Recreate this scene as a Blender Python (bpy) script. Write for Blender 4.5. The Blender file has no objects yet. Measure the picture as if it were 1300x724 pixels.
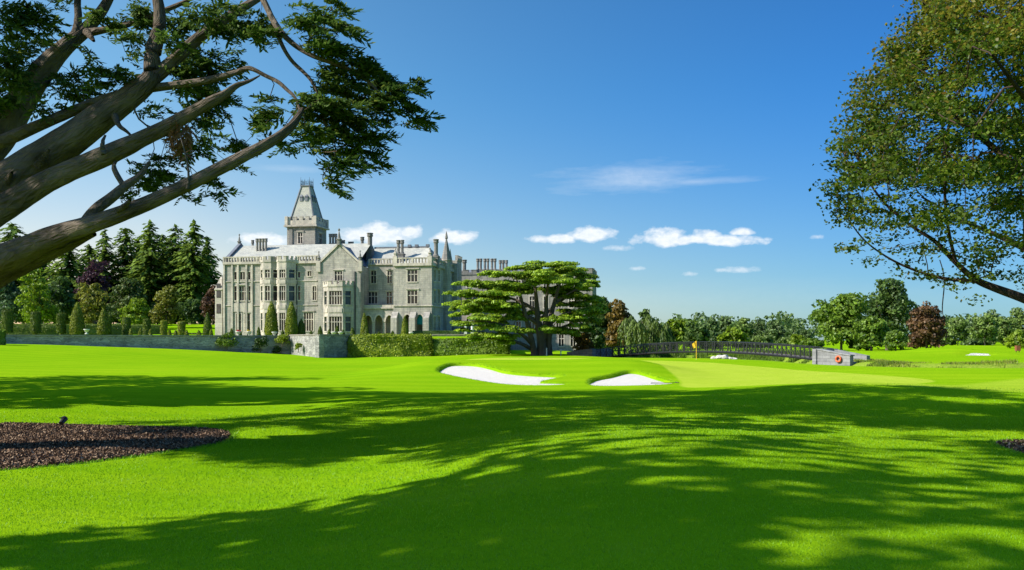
import bpy, bmesh, math, random
import numpy as np
from mathutils import Vector, Matrix
R = math.radians
C = bpy.context.scene.collection
scene = bpy.context.scene
# ------------------------------------------------------------------ camera, sky, sun, exposure
F, HOR, CX, CAMZ = 1126.0, 432.0, 650.0, 2.2          # focal length and horizon in photo pixels (1300 wide)
cd = bpy.data.cameras.new('camera'); cam = bpy.data.objects.new('camera', cd); C.objects.link(cam)
cam.location = (0, 0, CAMZ); cam.rotation_euler = (R(90), 0, 0)
cd.sensor_width = 36; cd.lens = 36*F/1300; cd.shift_y = 70/1300
cd.clip_start = .1; cd.clip_end = 9000
scene.camera = cam
SUN_DIR = Vector((-.955, -.30, 0)).normalized(); SUN_EL = R(37)
sd = bpy.data.lights.new('sun', 'SUN'); sd.energy = 4.6; sd.angle = R(.55); sd.color = (1, .945, .85)
sun = bpy.data.objects.new('sun', sd); C.objects.link(sun)
to_sun = Vector((SUN_DIR.x*math.cos(SUN_EL), SUN_DIR.y*math.cos(SUN_EL), math.sin(SUN_EL)))
sun.rotation_euler = to_sun.to_track_quat('Z', 'Y').to_euler(); sun.location = (-40, -30, 60)
scene.view_settings.view_transform = 'Standard'; scene.view_settings.look = 'None'
scene.view_settings.exposure = .90; scene.view_settings.gamma = 1; scene.view_settings.use_curve_mapping = False
scene.cycles.max_bounces = 6; scene.cycles.transparent_max_bounces = 8
scene.cycles.caustics_reflective = False; scene.cycles.caustics_refractive = False
w = bpy.data.worlds.new('World'); scene.world = w; w.use_nodes = True
def build_world():
    nt = w.node_tree; N = nt.nodes; L = nt.links; N.clear()
    def nd(t, **k):
        n = N.new(t)
        for a, b in k.items(): setattr(n, a, b)
        return n
    def mth(op, a, b=None, clamp=False):
        n = nd('ShaderNodeMath', operation=op, use_clamp=clamp)
        for i, x in enumerate((a, b)):
            if x is None: continue
            if isinstance(x, (int, float)): n.inputs[i].default_value = x
            else: L.new(x, n.inputs[i])
        return n.outputs[0]
    out = nd('ShaderNodeOutputWorld'); bg = nd('ShaderNodeBackground')
    sky = nd('ShaderNodeTexSky', sky_type='NISHITA', sun_disc=False)
    sky.sun_elevation = SUN_EL; sky.sun_rotation = math.atan2(SUN_DIR.x, SUN_DIR.y)
    sky.air_density = 1.0; sky.dust_density = .35; sky.ozone_density = 3.2; sky.altitude = 0
    hsv = nd('ShaderNodeHueSaturation'); hsv.inputs['Saturation'].default_value = 1.14; hsv.inputs['Hue'].default_value = .49
    L.new(sky.outputs[0], hsv.inputs['Color'])
    hsv.inputs['Saturation'].default_value = 1.0; hsv.inputs['Hue'].default_value = .5
    # clouds: real directions in the sky (azimuth, elevation), broken up by noise
    tc = nd('ShaderNodeTexCoord'); sp = nd('ShaderNodeSeparateXYZ'); L.new(tc.outputs['Generated'], sp.inputs[0])
    x, y, z = sp.outputs
    az = mth('ARCTAN2', x, y); el = mth('DIVIDE', z, mth('SQRT', mth('ADD', mth('MULTIPLY', x, x), mth('MULTIPLY', y, y))))
    def noise(sx, sy, scale, det, rough=.55, off=0.):
        cb = nd('ShaderNodeCombineXYZ'); L.new(mth('MULTIPLY', az, sx), cb.inputs[0]); L.new(mth('MULTIPLY', el, sy), cb.inputs[1]); cb.inputs[2].default_value = off
        n = nd('ShaderNodeTexNoise'); n.inputs['Scale'].default_value = scale; n.inputs['Detail'].default_value = det; n.inputs['Roughness'].default_value = rough
        L.new(cb.outputs[0], n.inputs['Vector']); return n.outputs['Fac']
    # the deep blue away from the sun, paler towards it (as through a polarising filter)
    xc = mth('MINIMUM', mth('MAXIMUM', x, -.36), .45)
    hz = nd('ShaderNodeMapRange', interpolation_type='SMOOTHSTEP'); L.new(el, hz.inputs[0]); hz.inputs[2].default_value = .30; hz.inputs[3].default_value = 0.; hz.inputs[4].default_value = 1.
    zn = nd('ShaderNodeMapRange', interpolation_type='SMOOTHSTEP'); L.new(el, zn.inputs[0]); zn.inputs[1].default_value = .42; zn.inputs[2].default_value = 1.1; zn.inputs[3].default_value = 1.; zn.inputs[4].default_value = 2.0  # sky overhead, above the view, brightened to add fill in the shade
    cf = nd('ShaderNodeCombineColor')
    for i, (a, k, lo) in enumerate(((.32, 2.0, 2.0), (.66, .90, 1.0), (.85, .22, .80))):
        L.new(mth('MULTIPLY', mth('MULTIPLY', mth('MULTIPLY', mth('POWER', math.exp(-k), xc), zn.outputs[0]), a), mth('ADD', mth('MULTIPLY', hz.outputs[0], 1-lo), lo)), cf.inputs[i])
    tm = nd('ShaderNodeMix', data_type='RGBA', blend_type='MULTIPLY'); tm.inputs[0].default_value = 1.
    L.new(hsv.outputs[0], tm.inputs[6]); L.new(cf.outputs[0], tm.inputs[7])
    n1 = noise(1, 1.5, 42, 6); n2 = noise(1, 6, 14, 5, .6, 3.1); n3 = noise(1, 1.4, 120, 4, .6, 7.)
    total = None
    def cloud(azd, eld, wz, wu, wd, dens, soft, nz, amp):
        # an ellipse of half width wz, reaching wu up and wd down, its edge eaten by noise
        nonlocal total
        da = mth('DIVIDE', mth('SUBTRACT', az, azd), wz)
        de = mth('SUBTRACT', el, eld)
        up = mth('DIVIDE', mth('MAXIMUM', de, 0.), wu); dn = mth('DIVIDE', mth('MINIMUM', de, 0.), wd)
        d2 = mth('ADD', mth('MULTIPLY', da, da), mth('ADD', mth('MULTIPLY', up, up), mth('MULTIPLY', dn, dn)))
        v = mth('SUBTRACT', 1., mth('SQRT', d2))
        v = mth('ADD', v, mth('MULTIPLY', mth('SUBTRACT', nz, .5), amp))
        v = mth('MULTIPLY', mth('DIVIDE', v, soft, True), dens)
        total = v if total is None else mth('MAXIMUM', total, v)
    def px(p): return math.atan2(p-CX, F)
    def el_(p, q): return (HOR-q)/math.hypot(F, p-CX)
    def put(p, q, wp, up, dp, dens=.98, soft=.55, nz=n1, amp=2.1): cloud(px(p), el_(p, q), wp/F, up/F, dp/F, dens, soft, nz, amp)
    for p, q, wp, up, dp in [(702,303,38,7,7),(752,300,34,13,9),(846,305,40,17,8),(880,306,46,13,6),(925,307,42,10,6),(941,296,18,8,4),
                             (488,300,44,20,12),(450,300,24,11,10),(520,297,20,10,8),(572,303,30,13,8),(592,302,20,9,6),
                             (316,304,22,9,9),(350,306,36,10,9)]:
        put(p, q, wp, up, dp)
    for p, q, wp, up, dp in [(785,315,22,4,4),(809,341,12,3,3),(876,348,11,3,3),(938,343,28,5,4),(916,343,10,3,3),(975,304,8,3,3),(1037,301,10,3,3)]:
        put(p, q, wp, up, dp, .5, .8, n3, 1.2)
    put(800, 228, 110, 24, 20, .38, 1.3, n2, 1.6)
    put(880, 231, 90, 7, 6, .30, 1.3, n2, 1.4)
    put(372, 215, 50, 6, 6, .2, 1.3, n2, 1.4)
    put(800, 380, 1600, 26, 60, .10, 1.6, n2, 1.0)
    cs = nd('ShaderNodeMix', data_type='RGBA'); 
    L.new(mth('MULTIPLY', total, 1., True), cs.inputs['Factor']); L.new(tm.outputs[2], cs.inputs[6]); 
    cc = nd('ShaderNodeMix', data_type='RGBA'); L.new(mth('MULTIPLY', mth('SUBTRACT', n3, .3), 2., True), cc.inputs[0]); cc.inputs[6].default_value = (4.3, 4.8, 5.3, 1); cc.inputs[7].default_value = (6.0, 6.1, 6.2, 1); L.new(cc.outputs[2], cs.inputs[7])
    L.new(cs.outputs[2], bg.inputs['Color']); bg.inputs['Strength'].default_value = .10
    L.new(bg.outputs[0], out.inputs[0])
build_world()

# ------------------------------------------------------------------ helpers
def P(px, py, D): return Vector(((px-CX)/F*D, D, CAMZ+(HOR-py)/F*D))
def GX(px, D): return (px-CX)/F*D
def sst(a, b, x):
    t = np.clip((np.asarray(x, float)-a)/(b-a), 0, 1); return t*t*(3-2*t)
def mat(name): 
    m = bpy.data.materials.new(name); m.use_nodes = True; m.node_tree.nodes.clear(); return m
class NT:
    def __init__(s, name):
        s.m = mat(name); s.N = s.m.node_tree.nodes; s.L = s.m.node_tree.links; s.out = s.N.new('ShaderNodeOutputMaterial')
    def n(s, t, ins=None, **k):
        n = s.N.new(t)
        for a, b in k.items(): setattr(n, a, b)
        for a, b in (ins or {}).items():
            i = n.inputs[a]
            if isinstance(b, bpy.types.NodeSocket): s.L.new(b, i)
            else: i.default_value = b
        return n
    def coord(s, scale=(1,1,1), kind='Object'):
        t = s.n('ShaderNodeTexCoord'); mp = s.n('ShaderNodeMapping', {'Vector': t.outputs[kind], 'Scale': scale}); return mp.outputs[0]
    def noise(s, vec, scale, det=4, rough=.55): return s.n('ShaderNodeTexNoise', {'Vector': vec, 'Scale': scale, 'Detail': det, 'Roughness': rough}).outputs['Fac']
    def ramp(s, fac, stops):
        r = s.n('ShaderNodeValToRGB', {'Fac': fac}); e = r.color_ramp.elements
        while len(e) < len(stops): e.new(.5)
        for q, (p, c) in zip(e, stops): q.position = p; q.color = (*c, 1) if len(c) == 3 else c
        return r.outputs['Color']
    def mix(s, f, a, b, mode='MIX'):
        n = s.n('ShaderNodeMix', data_type='RGBA', blend_type=mode)
        for i, v in ((0, f), (6, a), (7, b)):
            if isinstance(v, bpy.types.NodeSocket): s.L.new(v, n.inputs[i])
            else: n.inputs[i].default_value = v if i == 0 else ((*v, 1) if len(v) == 3 else v)
        return n.outputs[2]
    def math(s, op, a, b, clamp=False): return s.n('ShaderNodeMath', {0: a, 1: b}, operation=op, use_clamp=clamp).outputs[0]
    def bump(s, h, strength, dist): return s.n('ShaderNodeBump', {'Height': h, 'Strength': strength, 'Distance': dist}).outputs[0]
    def pbr(s, col, rough=.8, normal=None, spec=.3, metal=0):
        b = s.n('ShaderNodeBsdfPrincipled', {'Roughness': rough, 'Specular IOR Level': spec, 'Metallic': metal})
        if isinstance(col, bpy.types.NodeSocket): s.L.new(col, b.inputs['Base Color'])
        else: b.inputs['Base Color'].default_value = (*col, 1)
        if normal is not None: s.L.new(normal, b.inputs['Normal'])
        s.L.new(b.outputs[0], s.out.inputs[0]); return s.m
    def leafy(s, col, trans=.35, tcol=None):
        d = s.n('ShaderNodeBsdfDiffuse', {'Color': col}); t = s.n('ShaderNodeBsdfTranslucent', {'Color': col if tcol is None else tcol})
        g = s.n('ShaderNodeBsdfGlossy', {'Roughness': .5, 'Color': (.9,.95,1,1)})
        a = s.n('ShaderNodeMixShader', {0: trans, 1: d.outputs[0], 2: t.outputs[0]})
        b = s.n('ShaderNodeMixShader', {0: .016, 1: a.outputs[0], 2: g.outputs[0]})
        s.L.new(b.outputs[0], s.out.inputs[0]); return s.m
def link(name, me, m=None, parent=None):
    o = bpy.data.objects.new(name, me); C.objects.link(o)
    if m is not None:
        for q in (m if isinstance(m, (list, tuple)) else [m]): me.materials.append(q)
    if parent is not None: o.parent = parent
    return o
def tag(o, label=None, cat=None, group=None, kind=None):
    for k, v in (('label', label), ('category', cat), ('group', group), ('kind', kind)):
        if v: o[k] = v
    return o
def empty(name, loc, rz=0, label=None, cat=None, group=None):
    o = bpy.data.objects.new(name, None); C.objects.link(o); o.location = loc; o.rotation_euler = (0, 0, rz); o.empty_display_size = .3
    return tag(o, label, cat, group)
def npmesh(name, V, Q):
    """mesh from vertex array n x 3 and face array m x k (all faces k-gons)"""
    V = np.ascontiguousarray(V, np.float32); Q = np.ascontiguousarray(Q, np.int32)
    me = bpy.data.meshes.new(name); k = Q.shape[1]
    me.vertices.add(len(V)); me.vertices.foreach_set('co', V.ravel())
    me.loops.add(Q.size); me.loops.foreach_set('vertex_index', Q.ravel())
    me.polygons.add(len(Q)); me.polygons.foreach_set('loop_start', np.arange(0, Q.size, k, dtype=np.int32))
    me.polygons.foreach_set('loop_total', np.full(len(Q), k, np.int32))
    me.update(calc_edges=True); return me
def smooth(me): me.polygons.foreach_set('use_smooth', np.ones(len(me.polygons), bool)); return me
class MB:
    """collects shapes, builds ONE mesh object"""
    def __init__(s): s.v = []; s.f = []
    def add(s, vs, fs):
        b = len(s.v); s.v += [tuple(q) for q in vs]; s.f += [tuple(i+b for i in f) for f in fs]; return s
    def box(s, x0, x1, y0, y1, z0, z1):
        return s.add([(x0,y0,z0),(x1,y0,z0),(x1,y1,z0),(x0,y1,z0),(x0,y0,z1),(x1,y0,z1),(x1,y1,z1),(x0,y1,z1)],
              [(0,3,2,1),(4,5,6,7),(0,1,5,4),(1,2,6,5),(2,3,7,6),(3,0,4,7)])
    def obox(s, o, d, a0, a1, n0, n1, z0, z1):
        """box in a wall frame: o=(u,v) origin, d unit direction along the wall; n0..n1 measured OUTWARD of the wall (right of d)"""
        nx, ny = d[1], -d[0]
        pts = [(o[0]+d[0]*a+nx*n, o[1]+d[1]*a+ny*n) for a, n in ((a0,n1),(a1,n1),(a1,n0),(a0,n0))]
        return s.add([(*p, z0) for p in pts]+[(*p, z1) for p in pts], [(0,3,2,1),(4,5,6,7),(0,1,5,4),(1,2,6,5),(2,3,7,6),(3,0,4,7)])
    def prism(s, poly, z0, z1):
        n = len(poly)
        return s.add([(*p, z0) for p in poly]+[(*p, z1) for p in poly],
             [tuple(range(n-1,-1,-1)), tuple(range(n, 2*n))]+[(i,(i+1)%n,n+(i+1)%n,n+i) for i in range(n)])
    def frustum(s, cx, cy, prof, n=8, rot=0., cap=True):
        """lathe: prof = [(radius, z)...]"""
        b = []; 
        for r, z in prof: b += [(cx+r*math.cos(rot+2*math.pi*i/n), cy+r*math.sin(rot+2*math.pi*i/n), z) for i in range(n)]
        f = [(k*n+i, k*n+(i+1)%n, (k+1)*n+(i+1)%n, (k+1)*n+i) for k in range(len(prof)-1) for i in range(n)]
        if cap: f += [tuple(range(n-1,-1,-1)), tuple((len(prof)-1)*n+i for i in range(n))]
        return s.add(b, f)
    def tube(s, pts, rad, n=6, cap=True):
        pts = [Vector(p) for p in pts]; m = len(pts); ref = Vector((.13,.31,.94)).normalized(); b = []
        for k in range(m):
            t = (pts[min(k+1,m-1)]-pts[max(k-1,0)]).normalized()
            a = t.cross(ref); a = a.normalized() if a.length > 1e-4 else t.orthogonal().normalized()
            c = t.cross(a); r = rad[k] if isinstance(rad, (list, tuple)) else rad
            b += [pts[k]+(a*math.cos(2*math.pi*i/n)+c*math.sin(2*math.pi*i/n))*r for i in range(n)]
        f = [(k*n+i, (k+1)*n+i, (k+1)*n+(i+1)%n, k*n+(i+1)%n) for k in range(m-1) for i in range(n)]
        f = [q[::-1] for q in f]
        if cap: f += [tuple(range(n)), tuple((m-1)*n+i for i in range(n-1,-1,-1))]
        return s.add(b, f)
    def mesh(s, name):
        me = bpy.data.meshes.new(name); me.from_pydata(s.v, [], s.f); me.update(); return me
    def build(s, name, m=None, parent=None, sm=False):
        me = s.mesh(name)
        if sm: smooth(me)
        return link(name, me, m, parent)
rng = np.random.default_rng(7); rnd = random.Random(7)
def sdf(px, py, poly):
    """signed distance to polygon, negative inside"""
    px = np.asarray(px, float); py = np.asarray(py, float); poly = np.asarray(poly, float)
    d = np.full(px.shape, 1e18); ins = np.zeros(px.shape, bool); n = len(poly)
    for i in range(n):
        a, b = poly[i], poly[(i+1) % n]; e = b-a
        wx, wy = px-a[0], py-a[1]; t = np.clip((wx*e[0]+wy*e[1])/max(e@e, 1e-9), 0, 1)
        d = np.minimum(d, (wx-e[0]*t)**2+(wy-e[1]*t)**2)
        c = ((a[1] <= py) & (b[1] > py)) | ((b[1] <= py) & (a[1] > py))
        xi = a[0]+(py-a[1])/(e[1] if abs(e[1]) > 1e-9 else 1e-9)*e[0]
        ins ^= c & (px < xi)
    d = np.sqrt(d); return np.where(ins, -d, d)
def chaikin(pts, n=2, closed=True):
    pts = [np.array(p, float) for p in pts]
    for _ in range(n):
        q = []; m = len(pts)
        for i in range(m if closed else m-1):
            a, b = pts[i], pts[(i+1) % m]; q += [a*.75+b*.25, a*.25+b*.75]
        if not closed: q = [pts[0]]+q+[pts[-1]]
        pts = q
    return pts
def vnoise(x, y, seed=0):
    """cheap smooth value noise in [-1,1]"""
    x = np.asarray(x, float); y = np.asarray(y, float); xi = np.floor(x); yi = np.floor(y); fx = x-xi; fy = y-yi
    fx = fx*fx*(3-2*fx); fy = fy*fy*(3-2*fy)
    def h(a, b): q = np.sin(a*127.1+b*311.7+seed*74.7)*43758.5453; return (q-np.floor(q))*2-1
    return (h(xi,yi)*(1-fx)+h(xi+1,yi)*fx)*(1-fy)+(h(xi,yi+1)*(1-fx)+h(xi+1,yi+1)*fx)*fy
# ------------------------------------------------------------------ ground
def PL(lst): return [(GX(p, D), D) for p, D in lst]
def PG(lst, z=0.): return [(GX(p, (CAMZ-z)*F/(q-HOR)), (CAMZ-z)*F/(q-HOR)) for p, q in lst]
BUNK1 = chaikin(PL([(551,57.5),(562,60.8),(574,62.4),(602,62.2),(626,60),(642,57.6),(672,56.4),(700,55.9),(722,55.3),(704,53.4),(682,51.6),(700,50.9),(730,49.5),(700,48.6),(676,48.8),(650,49.4),(625,50.9),(600,52.9),(574,55)]))
BUNK2 = chaikin(PL([(746,50.3),(749,53),(760,54.2),(775,55.2),(790,57),(800,57.5),(815,57),(832,54.6),(850,52),(859,49.6),(852,48.1),(835,47.2),(800,46.8),(765,47),(749,48)]))
MULCH = chaikin(PG([(-330,548),(-180,540),(0,536),(80,537),(180,542),(270,548),(299,553),(292,562),(250,569),(180,579),(90,590),(0,598),(-150,607),(-330,600)]))
MULCH_R = chaikin(PG([(1256,566),(1275,563),(1330,562),(1420,566),(1420,590),(1330,590),(1290,582),(1266,573)]))
BUNKFAR = chaikin(PL([(1220,112),(1228,117),(1258,117.5),(1266,112.5),(1245,109.5)]))
GREEN = chaikin(PG([(862,489),(905,492),(950,494.5),(1000,495),(1094,491),(1150,485),(1203,479),(1100,474),(1000,469.5),(900,461),(760,457.5),(640,456.5),(575,458),(620,462),(700,466),(745,468),(800,466),(838,471),(866,480)]))
FAIRWAY = chaikin(PG([(1040,503),(1120,495),(1210,485.5),(1300,476),(1480,476),(1480,508),(1300,513),(1150,509)]))
RIVER = [(10,114),(15,112),(25,104),(29,91),(31,78),(37,71),(50,71),(70,77),(100,92),(130,108),(126,122),(100,106),(76,90),(60,84),(46,79),(39,79),(35,81.5),(33,87),(33.2,98),(34,110),(32,124),(19,127),(10,124)]
def ground_base(x, y):
    z = .05*vnoise(x/7, y/7, 1)+.12*vnoise(x/16+5, y/16, 2)*sst(8, 22, y)+.25*vnoise(x/45, y/45, 3)*sst(30, 80, y)*(1-.8*sst(-12, 0, x)*(1-sst(18, 40, x)))
    z = z+1.95*np.exp(-((x+66)/27)**2-((y-103)/34)**2)            # swell that hides the foot of the garden wall
    z = z-.45*np.exp(-((x+24)/9)**2-((y-112)/20)**2)
    z = z+.55*np.exp(-((x+9)/6)**2-((y-12.5)/4.5)**2)*0+.25*np.exp(-((x-3)/6)**2-((y-16)/4)**2)-.12*np.exp(-((x+2.5)/2.5)**2-((y-21)/6)**2)
    z = z+.30*np.exp(-((x-1)/8)**2-((y-25)/7)**2)+.46*np.exp(-((x-1.5-.22*(y-11))/3.6)**2-((y-11)/5)**2)-.22*np.exp(-((x+3.5)/3)**2-((y-15)/5)**2)-.36*np.exp(-((x+9)/5)**2-((y-30)/6)**2)+.50*np.exp(-((x-14)/7)**2-((y-34)/8)**2)
    z = z+.5*sst(18, 60, x)*sst(30, 55, y)*(1-sst(62, 74, y))*.6
    t = np.clip((y-47)/18.5, 0, 1); r = (t*t)*(1-.3*sst(.75, 1, t))/.7*.9
    A = .85*sst(-12, -5.5, x)*(1-sst(5, 14, x))+.60*np.exp(-((x-9.2)/2.8)**2)*.55
    z = z+A*np.minimum(r, 1.)*(1-.85*sst(67, 84, y))-.15*sst(30, 46, y)*(1-sst(52, 66, y))
    z = z-.3*sst(110, 160, y)*sst(10, 40, x)+1.1*sst(170, 330, y)*sst(0, 60, x)
    z = z+.75*np.exp(-((x-59)/6)**2-((y-120.5)/5)**2)+.45*sst(94, 130, y)*sst(34, 52, x)
    return z
def ground_h(x, y, cut=True):
    x = np.asarray(x, float); y = np.asarray(y, float); z = ground_base(x, y)
    if cut:
        for poly in (BUNK1, BUNK2): z = z-.6*sst(.12, -.55, sdf(x, y, poly))
        z = z-.5*sst(.3, -1.2, sdf(x, y, BUNKFAR))
        for poly in (MULCH, MULCH_R): z = z-.16*sst(.10, -.35, sdf(x, y, poly))
        z = z-2.4*sst(2.5, -3.5, sdf(x, y, RIVER))
    return z
def GZ(x, y): return float(ground_h(np.array([x]), np.array([y]))[0])
def axis(parts, grow0, grow1, lo, hi):
    a = []
    for s0, s1, st in parts: a += list(np.arange(s0, s1, st))
    a.append(parts[-1][1]); st = parts[-1][2]; q = a[-1]
    while q < hi: st *= grow1; q += st; a.append(q)
    st = parts[0][2]; q = a[0]; b = []
    while q > lo: st *= grow0; q -= st; b.append(q)
    return np.array(b[::-1]+a)
def grass_mat():
    t = NT('lawn_grass'); v = t.coord()
    big = t.noise(v, .22, 3); mid = t.noise(v, 2.2, 4); fine = t.noise(v, 46, 3, .7); vf = t.noise(v, 150, 2, .7)
    a = t.ramp(big, [(.3, (.135,.290,.004)), (.7, (.195,.340,.005))])
    a = t.mix(.35, a, t.ramp(mid, [(.3, (.088,.230,.003)), (.7, (.195,.365,.006))]))
    a = t.mix(.55, a, t.ramp(fine, [(.25, (.075,.185,.002)), (.75, (.215,.415,.008))]))
    a = t.mix(.4, a, t.ramp(vf, [(.3, (.07,.17,.002)), (.7, (.225,.43,.01))]))
    dry = t.ramp(t.noise(v, .9, 5, .65), [(.56, (0,0,0)), (.72, (1,1,1))])
    a = t.mix(t.math('MULTIPLY', dry, .22), a, (.23,.345,.03))
    vast = t.noise(v, .055, 4, .6); a = t.mix(.30, a, t.ramp(vast, [(.35, (.095,.25,.003)), (.5, (.175,.32,.005)), (.65, (.26,.38,.01))]))
    wv = t.n('ShaderNodeTexWave', {'Vector': t.coord((.12,1,1)), 'Scale': .10, 'Distortion': 2.5, 'Detail': 1., 'Detail Scale': .6}, bands_direction='Y').outputs['Fac']
    a = t.mix(.15, a, t.ramp(wv, [(.35, (.105,.25,.003)), (.65, (.25,.39,.01))]))
    a = t.mix(1., a, (1.10,1.04,.85), 'MULTIPLY')
    at = t.n('ShaderNodeAttribute', attribute_name='cut'); sep = t.n('ShaderNodeSeparateColor', {'Color': at.outputs['Color']})
    g = t.mix(.4, (.32,.41,.030), t.ramp(t.noise(v, 30, 3, .7), [(.3, (.27,.365,.022)), (.7, (.37,.45,.04))]))
    g = t.mix(.35, g, t.ramp(t.noise(v, .5, 3), [(.35, (.26,.37,.02)), (.7, (.37,.44,.045))]))
    gm = t.n('ShaderNodeMapRange', {'Value': sep.outputs[0], 'From Min': .42, 'From Max': .58}).outputs[0]
    a = t.mix(gm, a, g); fm = t.n('ShaderNodeMapRange', {'Value': sep.outputs[2], 'From Min': .35, 'From Max': .65}).outputs[0]
    a = t.mix(t.math('MULTIPLY', fm, .6), a, g)
    rough = t.ramp(t.noise(v, 6, 5, .7), [(.3, (.10,.17,.015)), (.5, (.18,.26,.025)), (.7, (.30,.33,.05))])
    rm = t.n('ShaderNodeMapRange', {'Value': t.math('ADD', sep.outputs[1], t.math('MULTIPLY', t.math('SUBTRACT', mid, .5), .35)), 'From Min': .35, 'From Max': .65}).outputs[0]
    a = t.mix(rm, a, rough)
    bn = t.bump(t.math('ADD', t.noise(v, 34, 3, .7), t.math('MULTIPLY', mid, .8)), .6, .035)
    return t.pbr(a, 1., bn, 0.)
M = {}
M['grass'] = grass_mat()
def build_ground():
    xs = axis([(-32,-6,.34),(-6,11.2,.12),(11.2,40,.36)], 1.07, 1.07, -1500, 1500)
    ys = axis([(2,43,.3),(43,66,.14),(66,132,.6)], 1.12, 1.07, -400, 3500)
    X, Y = np.meshgrid(xs, ys); Z = ground_h(X, Y); ny, nx = X.shape
    # the land far off rises very gently so that the horizon closes
    V = np.stack([X, Y, Z], -1).reshape(-1, 3); i = np.arange(ny*nx).reshape(ny, nx)
    Q = np.stack([i[:-1,:-1], i[:-1,1:], i[1:,1:], i[1:,:-1]], -1).reshape(-1, 4)
    me = smooth(npmesh('ground', V, Q)); o = link('ground', me, M['grass']); tag(o, kind='structure')
    col = np.zeros((len(V), 4), np.float32); col[:,3] = 1
    g = sdf(V[:,0], V[:,1], GREEN); col[:,0] = np.clip(.5-g/1.6, 0, 1)
    b = np.minimum(sdf(V[:,0], V[:,1], BUNK1), sdf(V[:,0], V[:,1], BUNK2)); 
    riv = sdf(V[:,0], V[:,1], RIVER)
    col[:,2] = np.clip(.5-sdf(V[:,0], V[:,1], FAIRWAY)/3., 0, 1)
    col[:,1] = np.clip(.5-(riv-3.)/6, 0, 1)*.9*sst(-.3, .3, sdf(V[:,0], V[:,1], GREEN)-0.)
    at = me.color_attributes.new('cut', 'FLOAT_COLOR', 'POINT'); at.data.foreach_set('color', col.ravel())
    return o
build_ground()
def sheet(name, poly, off, m, step, pad=.8, rough=0., kind='structure', dome=None):
    poly = np.asarray(poly); lo = poly.min(0)-pad; hi = poly.max(0)+pad
    xs = np.arange(lo[0], hi[0]+step, step); ys = np.arange(lo[1], hi[1]+step, step)
    X, Y = np.meshgrid(xs, ys); S = sdf(X, Y, poly); Z = ground_base(X, Y)+off(X, Y, S)
    if rough: Z = Z+rough*(vnoise(X*9, Y*9, 5)+.6*vnoise(X*21, Y*21, 6))
    ny, nx = X.shape; V = np.stack([X, Y, Z], -1).reshape(-1, 3); i = np.arange(ny*nx).reshape(ny, nx)
    Q = np.stack([i[:-1,:-1], i[:-1,1:], i[1:,1:], i[1:,:-1]], -1).reshape(-1, 4)
    keep = (S.reshape(-1)[Q] < pad*.5).all(1); Q = Q[keep]
    u, inv = np.unique(Q, return_inverse=True); me = smooth(npmesh(name, V[u], inv.reshape(Q.shape)))
    return tag(link(name, me, m), kind=kind)
t = NT('bunker_sand'); v = t.coord(); 
c = t.mix(.5, t.ramp(t.noise(v, 3, 5, .6), [(.3,(.58,.525,.45)),(.7,(.68,.625,.555))]), t.ramp(t.noise(v, 90, 2, .7), [(.3,(.52,.47,.40)),(.7,(.70,.65,.58))]))
rk = t.n('ShaderNodeTexWave', {'Vector': t.coord((1,.35,1)), 'Scale': 5, 'Distortion': 5, 'Detail': 2}).outputs['Fac']
M['sand'] = t.pbr(c, .95, t.bump(t.math('ADD', rk, t.noise(v, 5, 4, .6)), .6, .05), .03)
def lip(X, Y, S): return -.07-.17*sst(49.5, 54, Y)
sheet('bunker_sand', BUNK1, lip, M['sand'], .18)
sheet('bunker_sand', BUNK2, lambda X, Y, S: -.07-.17*sst(48.5, 53, Y), M['sand'], .18)
sheet('bunker_sand', BUNKFAR, lambda X, Y, S: -.22+0*X, M['sand'], .8, 2)
t = NT('bark_mulch'); v = t.coord()
vo = t.n('ShaderNodeTexVoronoi', {'Vector': v, 'Scale': 34}); 
c = t.mix(.6, t.ramp(vo.outputs['Color'], [(.1,(.045,.026,.018)),(.5,(.12,.075,.05)),(.9,(.27,.185,.125))]), t.ramp(t.noise(v, 60, 3, .7), [(.3,(.035,.022,.016)),(.7,(.20,.135,.09))]))
M['mulch'] = t.pbr(c, .95, t.bump(t.noise(v, 40, 4, .75), 1., .05), .05)
md = lambda X, Y, S: -.11+.12*sst(.12, -.6, S)
sheet('mulch_bed', MULCH, md, M['mulch'], .09, rough=.016)
sheet('mulch_bed', MULCH_R, md, M['mulch'], .09, rough=.016)
# chips lying on the mulch, blades standing in the near lawn
t = NT('bark_chip'); rp = t.n('ShaderNodeNewGeometry').outputs['Random Per Island']
M['chip'] = t.pbr(t.ramp(rp, [(0,(.03,.018,.012)),(.5,(.13,.08,.05)),(.85,(.26,.17,.11)),(1,(.42,.31,.21))]), .9, None, .1)
def chips(name, poly, n, box):
    x = rng.uniform(box[0], box[1], n); y = rng.uniform(box[2], box[3], n); k = sdf(x, y, poly) < -.08; x, y = x[k], y[k]; n = len(x)
    z = ground_base(x, y)+.012+rng.uniform(0, .02, n); a = rng.uniform(0, 6.3, n); l = rng.uniform(.012, .040, n); wd = rng.uniform(.005, .014, n)
    tl = rng.uniform(-.03, .03, (n, 2)); ca, sa = np.cos(a), np.sin(a)
    V = np.empty((n, 4, 3))
    for i, (p, q) in enumerate(((-1,-1),(1,-1),(1,1),(-1,1))):
        V[:,i,0] = x+p*l*ca-q*wd*sa; V[:,i,1] = y+p*l*sa+q*wd*ca; V[:,i,2] = z+p*tl[:,0]+q*tl[:,1]*.5
    return tag(link(name, npmesh(name, V.reshape(-1, 3), np.arange(4*n).reshape(n, 4)), M['chip']), kind='stuff')
chips('bark_chips', MULCH, 110000, (-13.5,-3.5,14,25))
chips('bark_chips', MULCH_R, 9000, (8.5,14,15,20))
t = NT('grass_blade'); rp = t.n('ShaderNodeNewGeometry').outputs['Random Per Island']
v = t.coord(); pat = t.noise(v, .9, 5, .65)
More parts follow.
